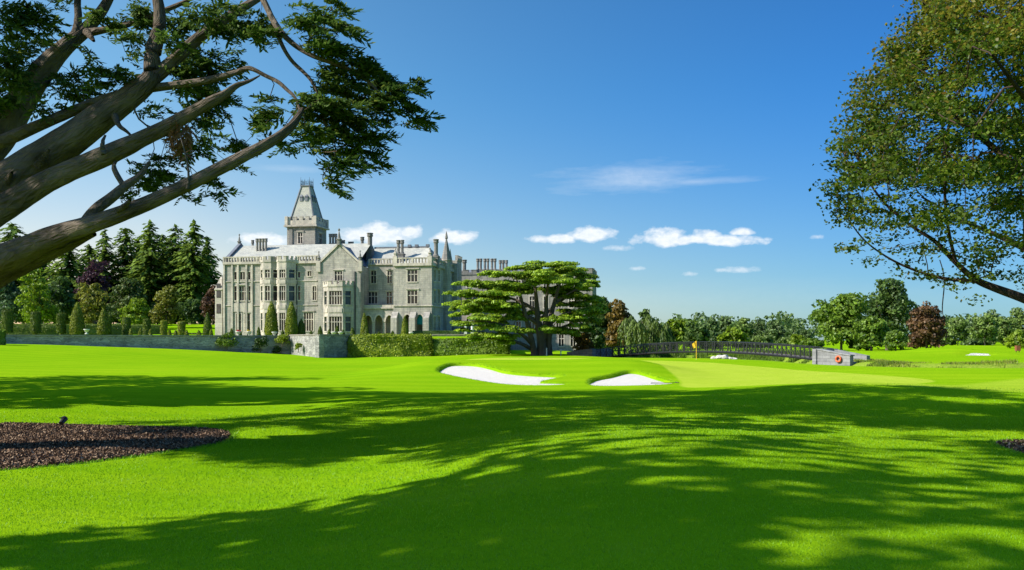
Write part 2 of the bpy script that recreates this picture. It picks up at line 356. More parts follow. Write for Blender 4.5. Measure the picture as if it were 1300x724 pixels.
cc = t.mix(t.math('MULTIPLY', t.ramp(pat, [(.5,(0,0,0)),(.72,(1,1,1))]), .45), t.ramp(rp, [(0,(.085,.228,.002)),(.6,(.185,.385,.004)),(1,(.28,.475,.008))]), (.24,.38,.03))
M['blade'] = t.leafy(cc, .35)
def blades():
    n = 520000; D = 4.2*(34/4.2)**rng.uniform(0, 1, n); s = rng.uniform(-.95, .95, n); x = s*D; y = D
    k = rng.random(n) < (1-.9*sst(20, 34, D))*(1-sst(.66, .95, np.abs(s))); x, y, D = x[k], y[k], D[k]; n = len(x)
    k = (sdf(x, y, MULCH) > .02) & (sdf(x, y, MULCH_R) > .02); x, y, D = x[k], y[k], D[k]; n = len(x)
    z = ground_h(x, y); h = rng.uniform(.014, .032, n)*(.8+D/60); wd = .0022*np.maximum(D, 5)/6.5*rng.uniform(.7, 1.5, n); a = rng.uniform(0, 6.3, n); le = rng.uniform(.1, .9, n)*h; b = rng.uniform(0, 6.3, n)
    V = np.empty((n, 3, 3)); V[:,0] = np.stack([x-wd*np.cos(a), y-wd*np.sin(a), z-.004], -1); V[:,1] = np.stack([x+wd*np.cos(a), y+wd*np.sin(a), z-.004], -1)
    V[:,2] = np.stack([x+le*np.cos(b), y+le*np.sin(b), z+h], -1)
    tag(link('grass', npmesh('grass', V.reshape(-1, 3), np.arange(3*n).reshape(n, 3)), M['blade']), kind='stuff')
blades()
# river
t = NT('river_water'); v = t.coord(); M['water'] = t.pbr((.02,.035,.03), .08, t.bump(t.noise(v, 1.5, 3), .2, .1), .5)
rp_ = np.asarray(RIVER); mb = MB(); mb.add([(x, y, -1.55) for x, y in RIVER], [tuple(range(len(RIVER)))]); tag(mb.build('river', M['water']), kind='structure')
# garden terrace behind the retaining wall
TW = [P(-260,0,92), P(10,0,115), P(368,0,132), P(405,0,121.5), P(447,0,127.5), P(640,0,127.5)]; TW = [(p.x, p.y) for p in TW]
def terrace():
    edge = chaikin(TW[:2], 0, False); front = TW
    # strips from the wall line back: each column of points marches away from the wall
    cols = []
    for i in range(len(front)-1):
        a, b = np.array(front[i]), np.array(front[i+1]); m = max(2, int(np.linalg.norm(b-a)/2.5))
        for j in range(m): cols.append(a+(b-a)*j/m)
    cols.append(np.array(front[-1])); V = []; n = len(cols)
    ts = [.35,1.5,4,8,13,20,28,38,50,64,80,100,130,170,220,300]
    for c in cols:
        V.append((c[0]+.1, c[1]+.35, 0.2))
        for t_ in ts:
            y = c[1]+t_; x = c[0]*(1+.0*t_)-.25*t_*(c[0] < -40)*min(1, (-40-c[0])/20)
            z = 2.74+(3.4*float(sst(150, 215, y)))*float(sst(-44, -62, x+.1*(y-150)))
            V.append((x, y, z))
    k = len(ts)+1; Q = [(i*k+j, (i+1)*k+j, (i+1)*k+j+1, i*k+j+1) for i in range(n-1) for j in range(k-1)]
    me = smooth(npmesh('terrace_lawn', np.array(V), np.array(Q))); tag(link('terrace_lawn', me, M['grass']), kind='structure')
terrace()
# ------------------------------------------------------------------ the manor
def stone_mat(name, tint=(1,1,1), bw=1.1, bh=.38, dark=.0):
    t = NT(name); v = t.coord(); T = lambda c: tuple(a*b for a, b in zip(c, tint))
    # ashlar courses on walls of any direction: brick pattern over (along-wall, height)
    s = t.n('ShaderNodeSeparateXYZ', {0: v}); u = t.math('ADD', t.math('MULTIPLY', s.outputs[0], 1.), t.math('MULTIPLY', s.outputs[1], 1.))
    cv = t.n('ShaderNodeCombineXYZ', {0: u, 1: s.outputs[2], 2: 0.})
    br = t.n('ShaderNodeTexBrick', {'Vector': cv.outputs[0], 'Color1': (*T((.27,.255,.225)), 1), 'Color2': (*T((.45,.42,.375)), 1), 'Mortar': (*T((.17,.16,.145)), 1), 'Scale': 1., 'Mortar Size': .018, 'Bias': .1, 'Brick Width': bw, 'Row Height': bh})
    big = t.noise(v, .35, 5, .65); sm = t.noise(v, 2.3, 5, .7)
    c = t.mix(.55, br.outputs['Color'], t.ramp(big, [(.3, T((.22,.22,.215))), (.5, T((.38,.355,.32))), (.72, T((.52,.485,.43)))]))
    c = t.mix(.45, c, t.ramp(sm, [(.3, T((.24,.24,.24))), (.5, T((.45,.425,.38))), (.75, T((.60,.57,.51)))]), 'OVERLAY')
    st = t.noise(t.coord((1,1,.12)), 1.5, 5, .7)
    c = t.mix(t.math('MULTIPLY', t.ramp(st, [(.50,(0,0,0)),(.64,(1,1,1))]), .55), c, T((.13,.13,.128)))
    return t.pbr(c, .9, t.bump(t.math('ADD', br.outputs['Fac'], sm), .35, .06), .15)
M['stone'] = stone_mat('weathered_limestone', (.98,.975,.975))
M['trim'] = stone_mat('dressed_limestone', (1.18,1.15,1.13), 2.5, .9)
M['tower_stone'] = stone_mat('tower_limestone', (.80,.80,.80))
M['dark_stone'] = stone_mat('grey_limestone', (.66,.67,.69))
t = NT('slate_roof'); v = t.coord(); s = t.n('ShaderNodeSeparateXYZ', {0: v})
cv = t.n('ShaderNodeCombineXYZ', {0: t.math('ADD', s.outputs[0], s.outputs[1]), 1: s.outputs[2], 2: 0.})
br = t.n('ShaderNodeTexBrick', {'Vector': cv.outputs[0], 'Color1': (.28,.275,.235,1), 'Color2': (.42,.405,.34,1), 'Mortar': (.20,.20,.19,1), 'Scale': 1., 'Mortar Size': .02, 'Brick Width': .55, 'Row Height': .3})
c = t.mix(.5, br.outputs['Color'], t.ramp(t.noise(v, .8, 5, .7), [(.3,(.24,.245,.24)),(.55,(.40,.39,.34)),(.75,(.48,.46,.36))]))
M['slate'] = t.pbr(c, .75, t.bump(br.outputs['Fac'], .3, .03), .04)
t = NT('dark_slate'); M['dslate'] = t.pbr(t.ramp(t.noise(t.coord(), 1.5, 4), [(.3,(.10,.11,.13)),(.7,(.17,.18,.20))]), .7)
t = NT('window_glass'); v = t.coord(); M['glass'] = t.pbr(t.ramp(t.noise(v, .7, 2), [(.35,(.010,.012,.016)),(.65,(.045,.05,.055))]), .12, t.bump(t.noise(v, 1.2, 2), .08, .1), .5)
t = NT('lead_and_iron'); M['iron'] = t.pbr((.03,.034,.04), .5, None, .4, .3)
t = NT('teal_canvas'); M['teal'] = t.pbr((.01,.20,.24), .8)
ROT = R(-10); c_, s_ = math.cos(R(10)), math.sin(R(10)); MZ = 2.75
OX, OY = -.3304*165.1, 165.1
manor = empty('manor', (OX, OY, MZ), ROT, 'grey stone manor house with crenellated tower, gables, tall chimneys and mullioned windows', 'manor house')
def U(px, v=0.):
    k = (px-CX)/F; return (k*(OY+v*c_)-OX-v*s_)/(c_+k*s_)
def YW(u, v): return OY-u*s_+v*c_
def Zm(py, u, v=0.): return CAMZ+(HOR-py)/F*YW(u, v)-MZ
def wall_frame(p0, p1):
    d = (p1[0]-p0[0], p1[1]-p0[1]); l = math.hypot(*d); return (d[0]/l, d[1]/l), l
def panel(mb, p0, p1, z0, z1, ops=(), depth=.32):
    d, l = wall_frame(p0, p1); nx, ny = d[1], -d[0]
    q = lambda a, z, n=0.: (p0[0]+d[0]*a+nx*n, p0[1]+d[1]*a+ny*n, z)
    A = sorted({0., l, *[x for o in ops for x in o[:2]]}); Z = sorted({z0, z1, *[x for o in ops for x in o[2:4]]})
    for a0, a1 in zip(A, A[1:]):
        for b0, b1 in zip(Z, Z[1:]):
            am, bm = (a0+a1)/2, (b0+b1)/2
            if any(o[0] < am < o[1] and o[2] < bm < o[3] for o in ops): continue
            mb.add([q(a0,b0), q(a1,b0), q(a1,b1), q(a0,b1)], [(0,1,2,3)])
    for o in ops:
        a0, a1, b0, b1 = o[:4]
        ring = [(a0,b0),(a1,b0),(a1,b1),(a0,b1)]
        for i in range(4):
            (x, y), (x2, y2) = ring[i], ring[(i+1) % 4]
            mb.add([q(x,y), q(x,y,-depth), q(x2,y2,-depth), q(x2,y2)], [(0,1,2,3)])
def window(p0, p1, op, lights=3, trans=1, hood=True, arch=False, parent=None):
    """stone-mullioned window set in the opening op of the wall p0-p1"""
    d, l = wall_frame(p0, p1); a0, a1, b0, b1 = op[:4]; mb = MB(); w_ = .125
    mb.obox(p0, d, a0-.14, a0+.07, -.30, .05, b0-.12, b1+.12); mb.obox(p0, d, a1-.07, a1+.14, -.30, .05, b0-.12, b1+.12)
    mb.obox(p0, d, a0+.07, a1-.07, -.30, .05, b1-.07, b1+.12); mb.obox(p0, d, a0+.07, a1-.07, -.30, .10, b0-.14, b0+.06)
    if hood: mb.obox(p0, d, a0-.26, a1+.26, .003, .17, b1+.122, b1+.29)
    for i in range(1, lights):
        x = a0+(a1-a0)*i/lights; mb.obox(p0, d, x-w_/2, x+w_/2, -.28, -.06, b0+.06, b1-.07)
    for j in range(1, trans+1):
        z = b0+(b1-b0)*j/(trans+1)+(.12*(b1-b0) if trans == 1 else 0)
        for i in range(lights):
            x0 = a0+(a1-a0)*i/lights; x1 = a0+(a1-a0)*(i+1)/lights
            mb.obox(p0, d, x0+(w_/2 if i else .07), x1-(w_/2 if i < lights-1 else .07), -.27, -.07, z-.07, z+.07)
    f = mb.build('window', M['trim'], parent or manor)
    g = MB().obox(p0, d, a0-.02, a1+.02, -.36, -.27, b0-.02, b1+.02).build('pane', M['glass'], f)
    return f
def op_px(pl, pr, pt, pb, p0, p1):
    """opening in the wall p0-p1 from photo pixels"""
    d, l = wall_frame(p0, p1)
    def along(px):
        k = (px-CX)/F; # point p0+d*a : world x = OX+u c+v s, y = OY-u s+v c
        x0 = OX+p0[0]*c_+p0[1]*s_; y0 = OY-p0[0]*s_+p0[1]*c_; dx = d[0]*c_+d[1]*s_; dy = -d[0]*s_+d[1]*c_
        return (k*y0-x0)/(dx-k*dy)
    a0, a1 = along(pl), along(pr); am = (a0+a1)/2; u = p0[0]+d[0]*am; v = p0[1]+d[1]*am
    return (a0, a1, Zm(pb, u, v), Zm(pt, u, v))
def battlement(mb, p0, p1, z, h=.9, mw=.7, gap=.5, th=.4, base=.45, over=.12):
    d, l = wall_frame(p0, p1)
    mb.obox(p0, d, 0, l, -th, over, z, z+base)
    n = max(1, round((l+gap)/(mw+gap))); mw_ = (l-gap*(n-1))/n
    for i in range(n):
        a = i*(mw_+gap); mb.obox(p0, d, a+.004, a+mw_-.004, -th+.01, over-.01, z+base, z+h)
        mb.obox(p0, d, a-.02, a+mw_+.02, -th-.03, over+.04, z+h, z+h+.09)
def balustrade(mb, p0, p1, z, h=1.15, over=.15):
    d, l = wall_frame(p0, p1)
    mb.obox(p0, d, 0, l, -.35, over+.12, z, z+.24); mb.obox(p0, d, 0, l, -.33, over+.06, z+h-.2, z+h)
    n = max(2, int(l/.55)); st = l/n
    for i in range(n+1):
        a = min(max(i*st, .12), l-.12); big = (i % 6 == 0)
        w_ = .2 if big else .1
        mb.obox(p0, d, max(0, a-w_), min(l, a+w_), -.27+(-.04 if big else 0), over-.0+(.05 if big else 0), z+.24, z+h-.2)
def cornice(mb, p0, p1, z, th=.22, over=.2):
    d, l = wall_frame(p0, p1); mb.obox(p0, d, -.0, l, .003, over, z, z+th)
def pinnacle(mb, u, v, z, h, r=.28):
    mb.frustum(u, v, [(r*1.0,z),(r*1.0,z+h*.3),(r*1.35,z+h*.32),(r*1.35,z+h*.36),(r*.8,z+h*.4),(r*.16,z+h*.84),(r*.5,z+h*.87),(r*.5,z+h*.93),(r*.1,z+h)], 6)
def chimney(pxs, pyb, pyt, v, n=1, bw=None, r=.42, parent=None):
    """pxs: left/right pixel of the stack, pyt top, pyb where it meets the roof"""
    u0, u1 = U(pxs[0], v), U(pxs[1], v); um = (u0+u1)/2; zb, zt = Zm(pyb, um, v)-1.5, Zm(pyt, um, v)
    mb = MB(); hb = (zt-zb); zs = zb+hb*.38
    mb.box(u0, u1, v-.6, v+.6, zb, zs); mb.box(u0-.1, u1+.1, v-.7, v+.7, zs, zs+.22)
    ch = mb.build('chimney', M['dark_stone'], manor)
    for i in range(n):
        u = u0+(u1-u0)*(i+.5)/n; rr = min(r, (u1-u0)/n*.46)
        MB().frustum(u, v, [(rr*1.1,zs+.22),(rr*1.1,zs+.45),(rr*.82,zs+.55),(rr*.82,zt-.75),(rr*1.12,zt-.6),(rr*1.12,zt-.35),(rr*.95,zt-.3),(rr*1.2,zt-.12),(rr*1.2,zt),(rr*.7,zt+.01)], 8, math.pi/8).build('chimney_shaft', M['dark_stone'], ch)
def walls(name, segs, m='stone'):
    """segs: (p0,p1,z0,z1,ops) -> one wall mesh"""
    mb = MB()
    for s in segs: panel(mb, *s)
    return mb.build(name, M[m], manor)
def gable_tri(mb, p0, p1, z, za, th=.5):
    d, l = wall_frame(p0, p1); nx, ny = d[1], -d[0]; q = lambda a, zz, n: (p0[0]+d[0]*a+nx*n, p0[1]+d[1]*a+ny*n, zz)
    mb.add([q(0,z,0),q(l,z,0),q(l/2,za,0)], [(0,1,2)]); mb.add([q(0,z,-th),q(l,z,-th),q(l/2,za,-th)], [(2,1,0)])
def coping(mb, p0, p1, z, za, wd=.35, up=.35, th=.7):
    d, l = wall_frame(p0, p1); nx, ny = d[1], -d[0]; q = lambda a, zz, n: (p0[0]+d[0]*a+nx*n, p0[1]+d[1]*a+ny*n, zz)
    for a0, a1 in ((-.15, l/2), (l+.15, l/2)):
        vs = [q(a0,z-.1,.16),q(a1,za-.0,.16),q(a1,za+up,.16),q(a0,z+up-.1,.16)]; ws = [q(a0,z-.1,-th),q(a1,za,-th),q(a1,za+up,-th),q(a0,z+up-.1,-th)]
        f = [(0,1,2,3),(7,6,5,4),(3,2,6,7),(0,4,5,1),(0,3,7,4),(1,5,6,2)]
        if a0 > a1: f = [x[::-1] for x in f]
        mb.add(vs+ws, f)
EAVE = Zm(334, U(320)); RIDGE = Zm(311, U(360, 6), 6)
# ---- left block
L0, L1 = U(283.5), U(404); LD = 12.5
fl, fr = (L0, 0.), (L1, 0.)
W_left = [op_px(297,301,345,355.5,fl,fr), op_px(304.5,311.5,345,355.5,fl,fr), op_px(314.5,318.5,345,355.5,fl,fr),
          op_px(297,301,363,382,fl,fr), op_px(303.5,313,363,382,fl,fr), op_px(315,318.5,363,382,fl,fr),
          op_px(299.5,306.5,398,421,fl,fr), op_px(310.5,318,398,421,fl,fr),
          op_px(378,382,345,353,fl,fr), op_px(378,382,363,381.5,fl,fr), op_px(396.5,402,363,381.5,fl,fr),
          op_px(385.5,398,396.5,420.5,fl,fr), op_px(390,396,344,351,fl,fr)]
lit_w = [1,2,1,1,3,1,2,2,1,1,2,4,2]
walls('wall', [(fl, fr, 0, EAVE, W_left), ((L1,0),(L1,LD),0,EAVE), ((L1,LD),(L0,LD),0,EAVE), ((L0,LD),(L0,0),0,EAVE)])
for o, n in zip(W_left, lit_w): window(fl, fr, o, n, 1 if o[3]-o[2] > 1.6 else 0, hood=(o[1]-o[0] > 1.1))
mb = MB(); cornice(mb, fl, fr, EAVE-.25, .3, .3); mb.build('cornice', M['trim'], manor)
for py in (358, 388.5): 
    for a, b in ((L0, U(330.4)), (U(376.5), U(402.8))): mb = MB(); cornice(mb, (a, 0), (b, 0), Zm(py, U(320)), .16, .12); mb.build('string_course', M['trim'], manor)
for p in (285, 295.2, 302.6, 313.3, 320.3):       # pilasters that frame the tall window group
    u = U(p); MB().box(u-.16, u+.16, -.22, -.004, .0, EAVE-.26).build('pilaster', M['trim'], manor)
MB().box(U(295.5), U(320), -.13, -.006, Zm(396, U(305)), Zm(385, U(305))).build('carved_panel', M['trim'], manor)
for a, b in ((fl, (U(330), 0)), ((U(377), 0), fr)): mb = MB(); balustrade(mb, a, b, EAVE, 1.2); mb.build('parapet', M['trim'], manor)
mb = MB(); mid = LD/2
mb.add([(L0+.25,-.1,EAVE+.1),(U(457),-.1,EAVE+.1),(U(457),mid,RIDGE),(L0+.25,mid,RIDGE),(L0+.25,LD,EAVE),(U(457),LD,EAVE)], [(0,1,2,3),(3,2,5,4)])
mb.build('roof', M['slate'], manor)
mb = MB(); gable_tri(mb, (L0,LD), (L0,0), EAVE, RIDGE+.2); mb.build('gable', M['stone'], manor)
mb = MB(); coping(mb, (L0,LD), (L0,0), EAVE+.2, RIDGE+.2, th=.45); mb.build('gable_coping', M['dslate'], manor)
mb = MB(); pinnacle(mb, L0, mid, RIDGE, Zm(297, L0, mid)-RIDGE, .34); mb.build('finial', M['dark_stone'], manor)
# ---- small polygonal turret on the left corner
mb = MB(); tu = U(281.5, .9); zt = Zm(354, tu)
mb.frustum(tu-.2, 1.3, [(1.35,0),(1.35,zt-2.2),(1.5,zt-2.1),(1.5,zt-1.8),(1.3,zt-1.7),(.55,zt),(.1,zt+.5)], 6, 0); mb.build('corner_turret', M['trim'], manor)
for a, b in (((360, 378)), ((386, 398))):
    z1, z0 = Zm(a, tu), Zm(b, tu)
    p0 = (tu-.2-1.35*.5-.0, 1.3-1.35*.866); p1 = (tu-.2+1.35*.5, 1.3-1.35*.866); d, l = wall_frame(p0, p1)
    f = MB().obox(p0, d, .25, l-.25, .002, .05, z0, z1).build('window', M['glass'], manor)
# ---- two tall canted bays
def bay(pf0, pf1, py_top, cant, ops_front, depth_v=0., z0=0., lights=3, cren=True, sidew=True):
    v1 = depth_v-cant
    uf0 = U(pf0, v1); uf1 = U(pf1, v1)
    q = [(uf0-cant, depth_v), (uf0, v1), (uf1, v1), (uf1+cant, depth_v)]
    zt = Zm(py_top, (uf0+uf1)/2, v1); segs = []; wins = []
    fo = [op_px(a, b, c, d_, q[1], q[2]) for a, b, c, d_ in ops_front]
    segs.append((q[1], q[2], z0, zt-.9, fo)); wins += [(q[1], q[2], o, lights) for o in fo]
    L = cant*math.sqrt(2); so = [(L*.2, L*.8, o[2], o[3]) for o in fo]
    for a, b in ((q[0], q[1]), (q[2], q[3])):
        segs.append((a, b, z0, zt-.9, so)); wins += [(a, b, o, 1) for o in so]
    mb = MB()
    for s in segs: panel(mb, *s)
    mb.prism([q[0], q[1], q[2], q[3]], zt-.92, zt-.9)
    if z0 > .1: mb.prism([q[0], q[1], q[2], q[3]], z0-.02, z0)
    by = mb.build('bay', M['trim'], manor)
    for a, b, o, n in wins: window(a, b, o, n, 1, hood=False, parent=by)
    for a, b in ((q[0], q[1]), (q[1], q[2]), (q[2], q[3])):
        mb = MB()
        if cren: battlement(mb, a, b, zt-.9, .95, .55, .4, .3, .4, .1); mb.build('battlement', M['trim'], by); mb = MB()
        for z in [(fo[i][2]+fo[i+1][3])/2 for i in range(len(fo)-1)]:
            dd, l = wall_frame(a, b); MB().obox(a, dd, .12, l-.12, .003, .09, z-.38, z+.38).build('string_course', M['trim'], by)
    return by
bay(334.5, 344, 326.5, 1.25, [(336,343,342,353),(336,343,362.5,382),(336,343,397,420)], lights=2)
bay(353.5, 363.5, 326, 1.45, [(354.3,362.6,342,353),(354.3,362.6,362.5,382),(354.3,362.6,397,420)], lights=3)
# ---- gabled wing
gv = -1.2; G0, G1 = U(403.8, gv), U(457.6, gv); g0, g1 = (G0, gv), (G1, gv); GE = Zm(338, (G0+G1)/2, gv); GA = Zm(311.5, (G0+G1)/2, gv); GD = 16
opg = [op_px(424.5,435,344,357,g0,g1)]
walls('wall', [(g0, g1, 0, GE, [o if o[3] < GE else (o[0], o[1], o[2], GE-.01) for o in opg]), (g1,(G1,GD),0,GE), ((G1,GD),(G0,GD),0,GE), ((G0,GD),g0,0,GE)])
for o in opg: window(g0, g1, (o[0], o[1], o[2], min(o[3], GE-.01)), 3, 1)
mb = MB(); gable_tri(mb, g0, g1, GE, GA); mb.build('gable', M['stone'], manor)
mb = MB(); coping(mb, g0, g1, GE+.15, GA+.1, up=.5, th=.6)
for u in (G0+.1, G1-.1): mb.box(u-.42, u+.42, gv-.25, gv+.5, GE-1.0, GE+.9)
mb.build('gable_coping', M['trim'], manor)
mb = MB(); um = (G0+G1)/2
mb.add([(G0,gv+.6,GE+.1),(um,gv+.6,GA+.1),(um,GD,GA+.1),(G0,GD,GE+.1),(G1,gv+.6,GE+.1),(G1,GD,GE+.1)], [(0,1,2,3),(1,4,5,2)]); mb.build('roof', M['dslate'], manor)
mb = MB(); pinnacle(mb, um, gv-.05, GA, Zm(290, um, gv)-GA, .42); mb.build('finial', M['dark_stone'], manor)
for u in (G0+.1, G1-.1): mb = MB(); pinnacle(mb, u, gv+.1, GE+.9, 1.9, .3); mb.build('finial', M['dark_stone'], manor)
bb = bay(416.5, 435, 357.5, 1.5, [(417.5,434.5,369,387),(417.5,434.5,401.5,421)], depth_v=gv, lights=5)
mb = MB()
u = G1-1.0; mb.box(u-.1, u+.1, gv-.15, gv-.01, 0, GE-1); mb.build('drainpipe', M['iron'], manor)
mb = MB(); u = U(376.6); mb.box(u-.1, u+.1, -.15, -.01, 0, EAVE-.4); mb.build('drainpipe', M['iron'], manor)
# ---- right pavilion, recess and loggia between
rv = 3.2; R0, R1 = U(499.4), U(548.2); RT = Zm(336, U(520)); RD = 19.5
r0, r1 = (R0, 0.), (R1, 0.)
opr = [op_px(517,530.5,342.5,358,r0,r1), op_px(517,530.5,368.5,386,r0,r1)]
def along_side(px):            # depth of a point of the right side wall seen at photo column px
    k = (px-CX)/F; x0 = OX+R1*c_; y0 = OY-R1*s_; return (k*y0-x0)/(s_-k*c_)
S_ = [(along_side(a), along_side(b)) for a, b in ((550.5,553),(555.5,558.5),(573,575.5),(577.5,579.5))]
ops_side = []
for k, (a, b) in enumerate(S_):
    for (t0, t1) in ((342,357),(368,385),(402,421)): ops_side.append((a, b, Zm(t1, R1, a), Zm(t0, R1, a)))
# ground-floor arches are open: the wall starts above them
ARZ = Zm(399.5, U(520)); spr = Zm(408.5, U(520))
def arcade(mb, p0, p1, zt, centers, wid, z_spr, z_apex, th=.5):
    """wall strip from the ground to zt with pointed arches at distances 'centers' along it"""
    d, l = wall_frame(p0, p1); nx, ny = d[1], -d[0]; q = lambda a, z, n=0.: (p0[0]+d[0]*a+nx*n, p0[1]+d[1]*a+ny*n, z)
    edges = [0.]+[x for c in centers for x in (c-wid/2, c+wid/2)]+[l]
    for a, b in zip(edges[::2], edges[1::2]):
        if b-a > .01:
            mb.obox(p0, d, a, b, -th, 0, 0, zt)
    for c in centers:
        pts = []
        for i in range(13):
            x = -1+2*i/12; z = z_spr+(z_apex-z_spr)*(1-abs(x)**2.1)**.62; pts.append((c+x*wid/2, z))
        for (a, z), (b, z2) in zip(pts, pts[1:]):
            mb.add([q(a,z),q(b,z2),q(b,zt),q(a,zt)], [(0,1,2,3)]); mb.add([q(a,z,-th),q(b,z2,-th),q(b,zt,-th),q(a,zt,-th)], [(3,2,1,0)])
            mb.add([q(a,z),q(a,z,-th),q(b,z2,-th),q(b,z2)], [(0,1,2,3)])
def arch_ring(mb, p0, p1, c, wid, z_spr, z_apex):
    d, l = wall_frame(p0, p1); nx, ny = d[1], -d[0]; q = lambda a, z, n=0.: (p0[0]+d[0]*a+nx*n, p0[1]+d[1]*a+ny*n, z)
    def prof(k): return [(c+x*(wid/2+k), z_spr+(z_apex-z_spr+k)*(1-abs(x)**2.1)**.62) for x in [-1+2*i/14 for i in range(15)]]
    A, B = prof(.0), prof(.28)
    for i in range(14):
        mb.add([q(*A[i],.08),q(*A[i+1],.08),q(*B[i+1],.08),q(*B[i],.08),q(*B[i],0.002),q(*B[i+1],.002)], [(0,1,2,3),(3,2,5,4)])
walls('wall', [(r0, r1, ARZ+.7, RT, opr), (r1,(R1,RD),0,RT,ops_side), ((R1,RD),(R0,RD),0,RT), ((R0,RD),r0,0,RT)])
for o in opr: window(r0, r1, o, 3, 1)
for o in ops_side: window(r1, (R1, RD), o, 2, 1)
al = lambda px, p0, p1: op_px(px, px+.1, 400, 410, p0, p1)[0]
mb = MB(); cs = [al(517, r0, r1), al(533, r0, r1)]; arcade(mb, r0, r1, ARZ+.7, cs, 1.42*1.0, spr, ARZ)
mb.build('arcade', M['stone'], manor)
mb = MB(); [arch_ring(mb, r0, r1, c, 1.42, spr, ARZ) for c in cs]
mb.build('arch_moulding', M['trim'], manor)
for a, b, z, h, o in ((r0, r1, Zm(389, U(520)), .2, .16), (r0, r1, RT-.25, .3, .3), (r1, (R1, RD), RT-.25, .3, .3), (r1, (R1, RD), Zm(389, U(520)), .2, .16)): mb = MB(); cornice(mb, a, b, z, h, o); mb.build('string_course', M['trim'], manor)
for p in (502, 525, 542.5): 
    mb = MB(); u = U(p); mb.box(u-.55, u+.55, -1.1, -.004, 0, Zm(404, u)); mb.add([(u-.55,-1.1,Zm(404,u)),(u+.55,-1.1,Zm(404,u)),(u+.55,-.004,Zm(396,u)),(u-.55,-.004,Zm(396,u)),(u-.55,-.004,Zm(404,u)),(u+.55,-.004,Zm(404,u))], [(0,1,2,3),(0,3,4),(1,5,2)])
    mb.build('buttress', M['stone'], manor)
mb = MB(); mb.box(R0+.5, R1-.5, 3.0, 3.2, 0, ARZ+.7); mb.build('wall', M['dark_stone'], manor)
MB().box(R0+cs[1]-.7, R0+cs[1]+.7, .62, .7, Zm(412, U(533)), ARZ-.05).build('awning', M['teal'], manor)
for a, b in ((r0, r1), (r1, (R1, RD))): mb = MB(); balustrade(mb, a, b, RT, 1.25); mb.build('parapet', M['trim'], manor)
for u in (R0+.35, R1-.35): mb = MB(); mb.box(u-.4, u+.4, -.28, .5, RT+.24, RT+1.5); pinnacle(mb, u, .1, RT+1.5, 1.5, .34); mb.build('finial', M['trim'], manor)
# recess
p0, p1 = (G1, rv), (R0, rv)
oprc = [op_px(470.5,478,343.5,360,p0,p1), op_px(491.5,498,343.5,360,p0,p1), op_px(467,479.5,370.5,386,p0,p1), op_px(490.5,498.3,370.5,386,p0,p1)]
RCT = Zm(336.5, U(480, rv), rv)
walls('wall', [(p0, p1, 0, RCT, oprc)])
for o, n in zip(oprc, (2,2,3,2)): window(p0, p1, o, n, 1)
mb = MB(); balustrade(mb, p0, p1, RCT, 1.15); mb.build('parapet', M['trim'], manor)
lv = .7; q0, q1 = (G1, lv), (R0, lv); LT = Zm(390.5, U(480, lv), lv); lsp, lap = Zm(409, U(480, lv), lv), Zm(400.5, U(480, lv), lv)
mb = MB(); cs = [al(p, q0, q1) for p in (467.5, 481, 494.2)]; arcade(mb, q0, q1, LT, cs, 1.45, lsp, lap); mb.prism([q0, q1, p1, p0], LT-.25, LT-.01)
mb.build('loggia', M['stone'], manor)
mb = MB(); [arch_ring(mb, q0, q1, c, 1.45, lsp, lap) for c in cs]; mb.build('arch_moulding', M['trim'], manor); mb = MB(); cornice(mb, q0, q1, LT-.22, .22, .25); d, l = wall_frame(q0, q1); mb.obox(q0, d, 0, l, -.3, .1, LT, LT+.45); mb.build('string_course', M['trim'], manor)
# roofs of the right part
RR = Zm(314, U(510, 8), 8); mb = MB(); x0 = U(462, 3)
mb.add([(x0,rv-.0,RT+.1),(R1-.2,.4,RT+.1),(R1-.2,RD-.4,RT+.1),(x0,RD-.4,RT+.1),(x0,9,RR),(R1-3.0,9,RR),(R0,.4,RT+.1),(R0,rv,RT+.1)], [(7,6,1,5),(4,0,7),(4,7,5),(1,2,5),(2,3,4,5)])
mb.build('roof', M['slate'], manor)
mb = MB(); mb.box(x0, R1-3, 8.85, 9.15, RR-.05, RR+.22)
for p in (520, 529, 543): u = U(p, 9); mb.box(u-.3, u+.3, 8.7, 9.3, RR+.1, RR+.55)
mb.build('roof_ridge', M['dslate'], manor)
# side turret with its needle spire, and the side gable
a0, a1 = along_side(557), along_side(571.5); vt = (a0+a1)/2; rt = 1.35
zs = Zm(336, R1, vt); mb = MB(); mb.frustum(R1+.35, vt, [(rt*.62,0),(rt*.62,zs+.6),(rt*.72,zs+.7),(rt*.72,zs+1.0)], 8, math.pi/8); tt = mb.build('turret', M['stone'], manor)
mb = MB().frustum(R1+.35, vt, [(rt*.70,zs+1.0),(rt*.10,Zm(304,R1,vt)),(rt*.2,Zm(303,R1,vt)),(rt*.2,Zm(301,R1,vt)),(.05,Zm(294,R1,vt))], 8, math.pi/8).build('spire', M['dark_stone'], tt)
mb = MB(); gable_tri(mb, (R1+.02, vt+1.2), (R1+.02, vt+7.5), RT, RT+4.2); mb.build('gable', M['stone'], manor)
